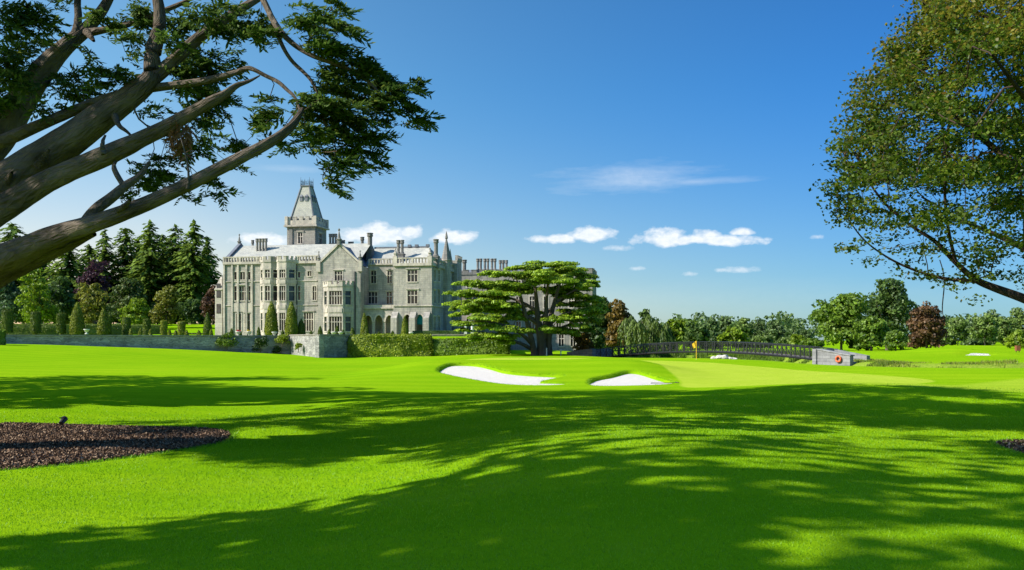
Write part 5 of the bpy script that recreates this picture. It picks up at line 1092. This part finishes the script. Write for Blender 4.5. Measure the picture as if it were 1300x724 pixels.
# ------------------------------------------------------------------ background trees
M['conif'] = leaf_mat('fir_needles', (.055,.110,.018), (.155,.230,.030), .38)
M['conif2'] = leaf_mat('spruce_needles', (.065,.120,.018), (.180,.260,.032), .38)
M['purple'] = leaf_mat('copper_leaf', (.030,.012,.022), (.085,.035,.050), .3)
M['copper'] = leaf_mat('copper_beech_leaf', (.040,.022,.012), (.130,.070,.035), .3)
M['copperb'] = leaf_mat('brown_beech_leaf', (.045,.026,.012), (.155,.085,.036), .3)
M['lime'] = leaf_mat('lime_leaf', (.085,.15,.008), (.24,.34,.015), .4)
M['olive'] = leaf_mat('olive_leaf', (.075,.095,.010), (.23,.235,.026), .4)
M['blueg'] = leaf_mat('blue_green_leaf', (.035,.075,.035), (.10,.165,.065), .3)
M['mid'] = leaf_mat('mid_green_leaf', (.060,.120,.012), (.170,.270,.024), .4)
M['deep'] = leaf_mat('deep_green_leaf', (.030,.068,.014), (.090,.150,.026), .35)
M['cream'] = leaf_mat('chestnut_leaf', (.030,.060,.010), (.095,.14,.022), .3, (.42,.38,.17))
M['rust'] = leaf_mat('rusty_leaf', (.065,.055,.010), (.20,.13,.018), .35)
M['willow'] = leaf_mat('weeping_leaf', (.045,.085,.012), (.13,.19,.026), .35)
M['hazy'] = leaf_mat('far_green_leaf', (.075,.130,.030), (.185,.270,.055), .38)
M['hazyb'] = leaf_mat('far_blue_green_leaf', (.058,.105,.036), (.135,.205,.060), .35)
GC, GL, GR, GF = 'firs behind the left garden', 'garden trees behind the terrace', 'trees across the river', 'far trees beyond the fairway'
for px, top, w_, D, m, la in [(113,311,46,246,'conif','dark fir partly behind the copper tree'),(133,292,42,240,'conif2','pointed fir, second of the tall row from the left'),(159,289,44,246,'conif','fir with a blunt double tip in the middle of the tall row'),(190,281,50,238,'conif2','broad fir with a feathery tip, third in the tall row'),
     (222,287,46,244,'conif','dense fir between the two tallest'),(246,281,54,236,'conif2','tallest dark fir, nearest to the manor'),(263,300,30,250,'conif','thin fir peeping out beside the manor corner'),(176,302,44,252,'conif','dark fir filling the gap left of the broad fir'),(206,298,42,254,'conif','dark fir filling the gap right of the broad fir'),(236,306,40,254,'conif','dark fir behind the tallest fir')]:
    x = GX(px, D); conifer('fir_tree', la, px, top, w_*1.12, D, M[m], TZ(x, D), GC)
conifer('fir_tree', 'drooping dark fir under the lowest cypress limb', 86, 308, 66, 225, M['conif2'], TZ(GX(86,225), 225), GC, droop=.5)
conifer('fir_tree', 'dark fir at the left edge behind the cypress limb', 14, 284, 70, 230, M['conif'], TZ(GX(14,230), 230), GC)
conifer('fir_tree', 'dark fir between the left edge and the drooping fir', 50, 305, 60, 240, M['conif'], TZ(GX(50,240), 240), GC)
def gt(label, px, top, w_, D, m, shape='round', n=2600, leaf=.36, group=GL, name='garden_tree', tr=.12, z0=None, sub=26): return broad_tree(name, label, px, top, w_, D, M[m], TZ(GX(px, D), D) if z0 is None else z0, n, leaf, group, shape, tr, sub=sub)
gt('purple leaved tree among the dark firs', 121, 325, 50, 222, 'purple', 'wide', 3000)
gt('bright light green tree in the left garden', 51, 336, 58, 190, 'lime', 'loose', 3000, .3)
gt('blue green bushy tree at the left edge', 14, 350, 62, 196, 'blueg', 'wide', 3000, .34)
gt('dark tree right of the bright light green one', 76, 345, 36, 206, 'deep', 'egg', 2400)
gt('olive brown leafed tree left of the cream blossomed one', 118, 354, 50, 184, 'olive', 'wide', 3200, .3)
gt('dark green tree dotted with cream blossom', 162, 346, 46, 196, 'cream', 'wide', 3200, .3)
gt('round pale olive tree in front of the firs', 211, 360, 34, 186, 'olive', 'round', 2200, .28)
gt('low lime green tree behind the yew drums', 171, 378, 42, 180, 'lime', 'wide', 2600, .28, tr=.1)
gt('reddish leafed tree against the left end of the manor', 270, 360, 26, 200, 'copper', 'egg', 2000, .32)
gt('dark undergrowth tree below the firs', 200, 384, 44, 200, 'deep', 'wide', 2200, .32); gt('dark undergrowth tree left of the manor corner', 243, 380, 44, 204, 'deep', 'wide', 2200, .32)
gt('dark undergrowth tree left of the lime green one', 144, 386, 40, 202, 'deep', 'wide', 2000, .32); gt('dark undergrowth bush by the left drums', 30, 386, 60, 200, 'deep', 'wide', 2400, .32)
# right of the cedar
def rt(label, px, top, w_, D, m, shape='round', n=2200, leaf=.36, group=GR, tr=.12, name='riverside_tree', sub=26): return gt(label, px, top, w_, D, m, shape, n, leaf, group, name, tr, z0=GZ(GX(px, D), D), sub=sub)
rt('dark tree just behind the cedar\'s right side', 765, 372, 46, 150, 'deep', 'wide', 3000, .34)
rt('rusty green tree between the cedar and the weeping tree', 786, 380, 34, 146, 'rust', 'egg', 2400, .3)
rt('low rusty shrub tree below the cedar\'s right edge', 741, 418, 34, 124, 'rust', 'wide', 1500, .2, tr=.05)
rt('dark bush behind the left bridge end', 752, 402, 30, 140, 'deep', 'wide', 1500, .3)
def weeping(name, label, px, top, wpx, D, m, group):
    z0 = GZ(GX(px, D), D); H = CAMZ+(HOR-top)/F*D-z0; r = wpx/F*D/2; t = empty(name, base_at(px, D, z0), 0, label, 'tree', group); C_, N_, T_, S_ = [], [], [], []
    heads = [(rnd.uniform(-.75,.75)*r, rnd.uniform(-.7,.7)*r) for _ in range(15)]
    for hx, hy in heads:
        q = math.hypot(hx, hy)/r; zt = H*(1-.38*q*q)*rnd.uniform(.86, 1.0); rr = r*rnd.uniform(.26, .42)
        for s in range(34):
            a = rnd.uniform(0, 6.283); e = rr*math.sqrt(rnd.random()); ln = H*rnd.uniform(.35, .8); k = int(ln/.33)
            for j in range(k):
                f = j/k; x = hx+math.cos(a)*e*(.4+.75*min(1, f*3)); y = hy+math.sin(a)*e*(.4+.75*min(1, f*3)); z = zt-e*e/rr*.45-ln*f**1.15
                if z < .15: break
                C_.append((x+rnd.uniform(-.08,.08), y+rnd.uniform(-.08,.08), z)); N_.append((math.cos(a)+rnd.uniform(-.7,.7), math.sin(a)+rnd.uniform(-.7,.7), .25)); T_.append((math.cos(a)*.15, math.sin(a)*.15, -1)); S_.append(rnd.uniform(.2, .36))
    C_, N_, T_, S_ = map(np.array, (C_, N_, T_, S_)); leaves_obj('crown', rhombs(C_, N_, S_, S_*.32, T_), m, t); trunk_mesh(H*.6, .3, limbs=5, spread=r*.5).build('trunk', M['bark_far'], t)
weeping('weeping_tree', 'weeping tree with long hanging branches behind the bridge\'s left end', 812, 397, 70, 142, M['willow'], GR)
weeping('weeping_tree', 'smaller weeping tree right of the larger one', 838, 406, 34, 148, M['willow'], GR)
rt('dark pointed tree top over the weeping tree', 819, 388, 24, 158, 'deep', 'tall', 1500, .34)
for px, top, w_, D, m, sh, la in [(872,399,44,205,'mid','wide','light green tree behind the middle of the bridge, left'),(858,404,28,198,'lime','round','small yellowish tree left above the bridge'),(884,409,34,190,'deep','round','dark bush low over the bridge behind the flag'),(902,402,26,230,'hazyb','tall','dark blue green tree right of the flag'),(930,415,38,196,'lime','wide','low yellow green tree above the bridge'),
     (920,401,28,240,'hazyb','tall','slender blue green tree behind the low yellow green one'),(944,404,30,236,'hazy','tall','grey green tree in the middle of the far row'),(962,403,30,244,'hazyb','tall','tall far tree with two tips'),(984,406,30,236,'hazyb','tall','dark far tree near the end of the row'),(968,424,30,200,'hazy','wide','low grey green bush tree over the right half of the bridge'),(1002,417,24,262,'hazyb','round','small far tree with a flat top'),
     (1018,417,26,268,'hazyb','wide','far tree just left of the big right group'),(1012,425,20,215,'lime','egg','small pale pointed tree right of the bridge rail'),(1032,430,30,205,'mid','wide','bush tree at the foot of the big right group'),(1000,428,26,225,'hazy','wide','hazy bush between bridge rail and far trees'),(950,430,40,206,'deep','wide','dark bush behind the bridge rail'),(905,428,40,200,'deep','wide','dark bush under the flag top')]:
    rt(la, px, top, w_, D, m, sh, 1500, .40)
rt('big leafy tree at the left of the right hand group', 1068, 366, 78, 168, 'mid', 'wide', 5200, .36, sub=34)
rt('tall dark tree rising behind the right hand group', 1126, 350, 74, 182, 'deep', 'egg', 4600, .38)
rt('rounded bright tree in front of the tall dark one', 1106, 398, 50, 160, 'mid', 'wide', 3000, .3)
rt('small bright round bush tree left of the copper tree', 1137, 421, 26, 150, 'mid', 'round', 1500, .24, tr=.05)
rt('dark bush between the big tree and the rounded one', 1090, 418, 40, 172, 'deep', 'wide', 2000, .32)
gt('dark copper beech with an egg shaped crown on the fairway', 1176, 382, 46, 138, 'copperb', 'egg', 5200, .27, None, 'copper_beech', .10, z0=GZ(GX(1176,138),138), sub=44)
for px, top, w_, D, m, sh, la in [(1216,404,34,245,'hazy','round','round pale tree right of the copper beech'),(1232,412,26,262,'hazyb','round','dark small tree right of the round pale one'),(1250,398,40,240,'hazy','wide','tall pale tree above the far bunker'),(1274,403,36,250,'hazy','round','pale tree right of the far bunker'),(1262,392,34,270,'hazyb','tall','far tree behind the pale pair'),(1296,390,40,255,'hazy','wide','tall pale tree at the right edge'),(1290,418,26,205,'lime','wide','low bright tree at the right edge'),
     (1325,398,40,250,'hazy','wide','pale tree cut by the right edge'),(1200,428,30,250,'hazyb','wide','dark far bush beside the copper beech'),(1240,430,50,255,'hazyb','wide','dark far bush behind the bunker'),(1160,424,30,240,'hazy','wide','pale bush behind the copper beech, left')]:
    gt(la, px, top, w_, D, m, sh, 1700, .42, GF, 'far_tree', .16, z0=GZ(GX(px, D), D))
# a wooded strip so far off that it reads as one mass
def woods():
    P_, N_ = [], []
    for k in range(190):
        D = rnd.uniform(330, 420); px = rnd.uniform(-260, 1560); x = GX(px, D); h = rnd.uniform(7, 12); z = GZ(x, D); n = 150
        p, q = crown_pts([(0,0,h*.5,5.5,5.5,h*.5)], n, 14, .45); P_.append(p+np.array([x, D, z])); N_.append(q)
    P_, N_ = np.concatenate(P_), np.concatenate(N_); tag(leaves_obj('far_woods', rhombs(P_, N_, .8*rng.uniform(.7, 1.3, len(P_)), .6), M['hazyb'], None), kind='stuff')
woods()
# ------------------------------------------------------------------ footbridge
M['black'] = NT('black_iron_paint').pbr((.018,.019,.018), .45, None, .4)
t = NT('pale_bridge_stone'); v = t.coord(); s = t.n('ShaderNodeSeparateXYZ', {0: v}); cv = t.n('ShaderNodeCombineXYZ', {0: t.math('ADD', s.outputs[0], s.outputs[1]), 1: s.outputs[2], 2: 0.})
br = t.n('ShaderNodeTexBrick', {'Vector': cv.outputs[0], 'Color1': (.15,.15,.15,1), 'Color2': (.26,.26,.255,1), 'Mortar': (.08,.08,.08,1), 'Scale': 1., 'Mortar Size': .02, 'Brick Width': .9, 'Row Height': .33})
M['bstone'] = t.pbr(t.mix(.4, br.outputs['Color'], t.ramp(t.noise(v, 1.6, 5, .7), [(.3,(.15,.15,.145)),(.7,(.34,.335,.32))])), .9, t.bump(br.outputs['Fac'], .4, .03), .1)
M['plank'] = NT('deck_planks').pbr((.16,.13,.10), .8)
A3, B3 = np.array([GX(763,121), 121.]), np.array([GX(1049,92.5), 92.5]); BL = np.linalg.norm(B3-A3)
bridge = empty('footbridge', (A3[0], A3[1], 0), math.atan2(B3[1]-A3[1], B3[0]-A3[0]), 'low arched black iron footbridge with lattice railings between pale stone abutments', 'footbridge')
def bz(f): return -.42*(1-f)+.02*f+1.15*4*f*(1-f)*.78       # underside of the girder along the bridge
NB = 30; BH = 1.28
mb = MB()
for i in range(NB): a, b = i/NB, (i+1)/NB; mb.add([(BL*a,-1.1,bz(a)+.12),(BL*b,-1.1,bz(b)+.12),(BL*b,1.1,bz(b)+.12),(BL*a,1.1,bz(a)+.12),(BL*a,-1.1,bz(a)+.2),(BL*b,-1.1,bz(b)+.2),(BL*b,1.1,bz(b)+.2),(BL*a,1.1,bz(a)+.2)], [(0,3,2,1),(4,5,6,7),(0,1,5,4),(3,7,6,2)])
mb.build('deck', M['plank'], bridge)
for y in (-1.15, 1.15):
    mb = MB(); mb.tube([(BL*i/NB, y, bz(i/NB)+BH) for i in range(NB+1)], .06, 5); mb.tube([(BL*i/NB, y, bz(i/NB)+.10) for i in range(NB+1)], .12, 5); mb.tube([(BL*i/NB, y, bz(i/NB)+BH-.17) for i in range(NB+1)], .025, 4)
    for i in range(NB):
        a, b = i/NB, (i+1)/NB; m_ = (a+b)/2; z0, z1 = bz(a)+.18, bz(a)+BH-.18; w0, w1 = bz(b)+.18, bz(b)+BH-.18; n0, n1 = bz(m_)+.18, bz(m_)+BH-.18; zc = (z0+z1)/2
        for p, q in (((BL*a,y,z0),(BL*m_,y,n1)),((BL*a,y,z1),(BL*m_,y,n0)),((BL*m_,y,n0),(BL*b,y,w1)),((BL*m_,y,n1),(BL*b,y,w0))): mb.tube([p, q], .026, 4)
    rl_ = mb.build('railing', M['black'], bridge)
    for i in range(NB+1): f = i/NB; MB().box(BL*f-.05, BL*f+.05, y-.05, y+.05, bz(f)+.05, bz(f)+BH+.05).build('post', M['black'], rl_)
# abutments
mb = MB(); 
def slab(mb, x0, x1, y0, y1, zb, z0, z1): mb.add([(x0,y0,zb),(x1,y0,zb),(x1,y1,zb),(x0,y1,zb),(x0,y0,z0),(x1,y0,z1),(x1,y1,z1),(x0,y1,z0)], [(0,3,2,1),(4,5,6,7),(0,1,5,4),(1,2,6,5),(2,3,7,6),(3,0,4,7)])
slab(mb, BL+.12, BL+3.9, -1.75, -1.15, -2.2, 1.22, .62); slab(mb, BL+.12, BL+3.9, 1.15, 1.75, -2.2, 1.22, .62); slab(mb, BL+.12, BL+3.9, -1.14, 1.14, -2.2, .1, .0); mb.build('abutment', M['bstone'], bridge)
mb = MB(); slab(mb, BL+.02, BL+4.0, -1.82, -1.08, 1.22, 1.34, .74); mb.v = [(x, y, z if k > 3 else (1.225 if x < BL+1 else .625)) for k, (x, y, z) in enumerate(mb.v)]; mb.build('coping', M['bstone'], bridge)
mb = MB(); slab(mb, BL-.35, BL+.11, -1.9, 1.9, -2.2, 1.3, 1.3); mb.build('pier', M['bstone'], bridge)
mb = MB(); slab(mb, -5.2, -.12, -1.75, -1.15, -1.2, .55, 1.05); slab(mb, -5.2, -.12, 1.15, 1.75, -1.2, .55, 1.05); slab(mb, -5.2, -.12, -1.14, 1.14, -1.2, -.4, -.3); mb.build('abutment', M['bstone'], bridge)
mb = MB(); slab(mb, -.11, .35, -1.85, 1.85, -1.6, 1.0, 1.0); mb.build('pier', M['bstone'], bridge)
# lifebuoy on the right abutment
d = (B3-A3)/BL; nrm = np.array([d[1], -d[0]]); q = A3+d*(BL+2.7)+nrm*1.82
lbo = empty('lifebuoy', (q[0], q[1], .30), bridge.rotation_euler.z, 'red lifebuoy hanging on the right bridge abutment', 'lifebuoy')
M['orange'] = NT('orange_tape').pbr((.70,.22,.08), .5); M['red'] = NT('red_plastic').pbr((.62,.10,.03), .5)
mb = MB(); mb.tube([(.27*math.cos(a), -.09, .27*math.sin(a)) for a in np.linspace(0, 6.283, 21)], .085, 8, False); mb.build('ring', M['red'], lbo, True)
for a in (.785, 2.356, 3.927, 5.498):
    mb = MB(); mb.tube([(.27*math.cos(a+e), -.09, .27*math.sin(a+e)) for e in (-.16, 0, .16)], .092, 8); mb.build('band', M['orange'], lbo)
# flag on the green
M['yellow'] = NT('yellow_flag_cloth').pbr((.80,.47,.03), .8); fz = GZ(GX(884,98), 98)
fl = empty('flagstick', (GX(884,98), 98, fz), 0, 'yellow flag on its pole standing on the putting green', 'flag')
MB().tube([(0,0,0),(0,0,2.05)], .028, 6).build('pole', M['yellow'], fl)
V = []; 
for i in range(6):
    for j in range(5): V.append((-.03-.42*i/5*(1-.3*j/4), .05*math.sin(i*1.5+j*.7), 2.0-.62*j/4-.30*(i/5)**1.4))
Vb = [(x, y+.008, z) for x, y, z in V]; k = 5; Q = [(i*k+j, i*k+j+1, (i+1)*k+j+1, (i+1)*k+j) for i in range(5) for j in range(4)]
mb = MB(); mb.add(V, Q); mb.add(Vb, [q[::-1] for q in Q]); mb.build('flag', M['yellow'], fl)
mb = MB().frustum(0, 0, [(.055,.0),(.055,.012)], 14).build('cup_rim', M['white'], fl)
# rake lying in the right bunker
x, y = GX(843, 48.6), 48.6; rk = empty('bunker_rake', (x, y, float(ground_base(np.array([x]), np.array([y]))[0])-.05), R(8), 'dark rake lying on the sand near the tip of the right bunker', 'rake')
MB().tube([(-.75,0,.05),(.75,0,.05)], .02, 6).build('handle', M['black'], rk); mb = MB(); mb.box(.72,.78,-.25,.25,.02,.09)
for i in range(9): mb.box(.73,.77,-.245+i*.058,-.225+i*.058,-.05,.02)
mb.build('head', M['black'], rk)
# spotlight on the mulch bed
x, y = P(80, 545, 22.0).x, 22.0; z = float(ground_base(np.array([x]), np.array([y]))[0])
sp = empty('garden_spotlight', (x, y, z-.02), R(25), 'small black garden spotlight on a spike at the back of the mulch bed', 'spotlight')
sp.scale = (.8, .8, .8); MB().tube([(0,0,-.05),(0,0,.22)], .022, 6).build('spike', M['black'], sp); mb = MB(); mb.tube([(-.05,-.09,.22),(0,.0,.29),(.05,.10,.35)], [.07,.085,.095], 12); mb.build('lamp_head', M['black'], sp); mb = MB(); mb.box(-.1,.1,-.02,.02,.37,.40); mb.build('hood', M['black'], sp)
# little things: posts by the cedar, markers on the far fairway
for px, D, hh, la in ((694,114.5,.95,'white post at the foot of the cedar trunk'),(712,121,.7,'short white post between the cedar and the left abutment')):
    z = GZ(GX(px, D), D); t = empty('white_post', (GX(px, D), D, z), 0, la, 'post', 'white posts by the cedar'); MB().frustum(0,0,[(.07,0),(.07,hh),(.02,hh+.06)], 8).build('post_shaft', M['white'], t); MB().frustum(0,0,[(.1,hh*.62),(.1,hh*.72)], 8).build('band', M['urn'], t)
M['brown'] = NT('red_brown_wood').pbr((.20,.07,.03), .7); z = GZ(GX(1292,150), 150); t = empty('tee_marker', (GX(1292,150), 150, z), 0, 'small red brown marker box standing on the far fairway', 'marker'); MB().box(-.35,.35,-.3,.3,.25,1.15).build('box', M['brown'], t)
for sx in (-.25, .25): MB().box(sx-.04, sx+.04, -.04, .04, -.05, .248).build('leg', M['black'], t)
# rocks on the river bank and the rough on the far side
t = NT('river_rock'); v = t.coord(); M['rock'] = t.pbr(t.ramp(t.noise(v, 4, 5, .7), [(.3,(.36,.33,.28)),(.7,(.60,.56,.50))]), .9, t.bump(t.noise(v, 8, 4), .5, .03), .1)
for k, (px, py, r) in enumerate([(906,457,.35),(913,458,.5),(919,456.5,.6),(925,458,.42),(931,459,.5),(938,459.5,.35)]):
    me = bpy.data.meshes.new('rock'); bmx = bmesh.new(); bmesh.ops.create_icosphere(bmx, subdivisions=2, radius=r)
    for v_ in bmx.verts: v_.co *= 1+.28*float(vnoise(v_.co.x*3+k*7, v_.co.y*3+v_.co.z*4, k)); v_.co.z *= .62
    bmx.to_mesh(me); bmx.free(); D = 100.; p = P(px, py, D); o = link('bank_rock', me, M['rock']); o.location = (p.x, D, GZ(p.x, D)+.1)
    tag(o, 'pale rock on the river bank below the bridge, %s in the row' % ['first from the left','second from the left','largest','fourth from the left','second from the right','rightmost'][k], 'rock', 'rocks on the river bank')
M['reed'] = leaf_mat('rough_grass_blade', (.10,.16,.012), (.27,.30,.04), .4); M['wild'] = leaf_mat('wild_bank_leaf', (.05,.11,.010), (.15,.24,.02), .35)
def tufts(name, n, area, h, m, kind='stuff', wd=.02, thr=-.45):
    x = np.empty(0); y = np.empty(0)
    while len(x) < n:
        a = rng.uniform(0, 1, (n*2, 2)); xx = area[0]+(area[1]-area[0])*a[:,0]; yy = area[2]+(area[3]-area[2])*a[:,1]; kp = area[4](xx, yy) & (vnoise(xx*.7, yy*.7, 21)+.7*vnoise(xx*.16, yy*.16, 23) > thr); x = np.append(x, xx[kp]); y = np.append(y, yy[kp])
    x, y = x[:n], y[:n]; z = ground_h(x, y); hh = h*rng.uniform(.4, 1.2, n)*(1+.5*vnoise(x*.5, y*.5, 22)); a = rng.uniform(0, 6.28, n); b = rng.uniform(0, 6.28, n); l = hh*rng.uniform(.1, .6, n); V = np.empty((n, 3, 3)); w_ = wd*rng.uniform(.7, 1.5, n)
    V[:,0] = np.stack([x-w_*np.cos(a), y-w_*np.sin(a), z-.03], -1); V[:,1] = np.stack([x+w_*np.cos(a), y+w_*np.sin(a), z-.03], -1); V[:,2] = np.stack([x+l*np.cos(b), y+l*np.sin(b), z+hh], -1)
    tag(link(name, npmesh(name, V.reshape(-1, 3), np.arange(3*n).reshape(n, 3)), m), kind=kind)
bank = lambda lo, hi: (lambda x, y: (lambda s: (s > lo) & (s < hi))(sdf(x, y, RIVER)))
tufts('bank_grass', 11000, (34, 84, 70, 100, bank(.4, 4.5)), .24, M['reed'], wd=.03, thr=.15)
tufts('bank_plants', 16000, (17, 60, 108, 136, bank(-.3, 7)), .7, M['wild'], wd=.05)
tufts('rough_grass', 5000, (18, 60, 84, 106, bank(.2, 2.5)), .22, M['wild'], wd=.03, thr=.3)
# ragged grass fringe on the bunker lips
def fringe(poly, n, wdt=.16, h=.10):
    q = np.array(poly); nx_ = np.roll(q, -1, 0); L_ = np.linalg.norm(nx_-q, axis=1); i = rng.choice(len(q), n, p=L_/L_.sum()); f = rng.random((n, 1)); p = q[i]*(1-f)+nx_[i]*f+rng.normal(size=(n, 2))*wdt*.6
    k = sdf(p[:,0], p[:,1], poly) > -.16; p = p[k]; n = len(p); x, y = p.T; z = ground_h(x, y); a = rng.uniform(0, 6.28, n); hh = h*rng.uniform(.4, 1.3, n); V = np.empty((n, 3, 3)); w_ = .016
    V[:,0] = np.stack([x-w_*np.cos(a), y-w_*np.sin(a), z-.03], -1); V[:,1] = np.stack([x+w_*np.cos(a), y+w_*np.sin(a), z-.03], -1); V[:,2] = np.stack([x+rng.normal(size=n)*.05, y+rng.normal(size=n)*.05, z+hh], -1)
    tag(link('lip_grass', npmesh('lip_grass', V.reshape(-1, 3), np.arange(3*n).reshape(n, 3)), M['blade']), kind='stuff')
fringe(BUNK1, 3000, .08, .045); fringe(BUNK2, 2200, .08, .045); fringe(MULCH, 6000, .07, .05); fringe(MULCH_R, 1500, .07, .05)
# fallen leaves / cones on the mulch: tiny, scattered
# ------------------------------------------------------------------ trees outside the frame, whose shadows lie over the lawn
def side_tree(label, x, y, H, r, zc, m='mid', n=4200, name='park_tree'):
    t = empty(name, (x, y, GZ(x, y)), rnd.uniform(0, 6), label, 'tree', 'trees standing left of the picture'); bl = [(0,0,zc+(H-zc)*.42,r,r,(H-zc)*.46),(r*.3,-r*.2,zc+(H-zc)*.72,r*.7,r*.7,(H-zc)*.32),(-r*.35,r*.3,zc+(H-zc)*.6,r*.65,r*.6,(H-zc)*.34)]
    p, q = crown_pts(bl, n, 15, .30); leaves_obj('crown', rhombs(p, q, .34*rng.uniform(.7, 1.3, n), .24), M[m], t); trunk_mesh(zc+(H-zc)*.5, .42, limbs=6, spread=r*.8).build('trunk', M['bark'], t)
side_tree('tall leafy tree beside the camera, out of frame on the left', -16, 3.0, 16, 4.6, 5, n=1000)
side_tree('tall leafy tree behind the camera on the left', -22, 0, 23, 5.2, 8, n=1050)
side_tree('tall slender tree between the camera and the cypress, out of frame', -13.5, 6.4, 22, 5.4, 9, n=950)
side_tree('very tall tree at the far side of the cypress, out of frame', -25, 28, 27, 6.2, 11, n=2300)
side_tree('broad tree further off, out of frame on the left', -37, 37, 20, 7.2, 4, n=3600)
side_tree('broad tree beyond the garden lawn, out of frame on the left', -41, 47, 20, 7.5, 3, n=3600)
side_tree('broad tree behind the cypress, out of frame on the left', -34, 29, 20, 6.8, 5, n=3000)
side_tree('rounded tree nearest the mulch bed, out of frame on the left', -30.5, 33, 19, 5.8, 5, n=2600)
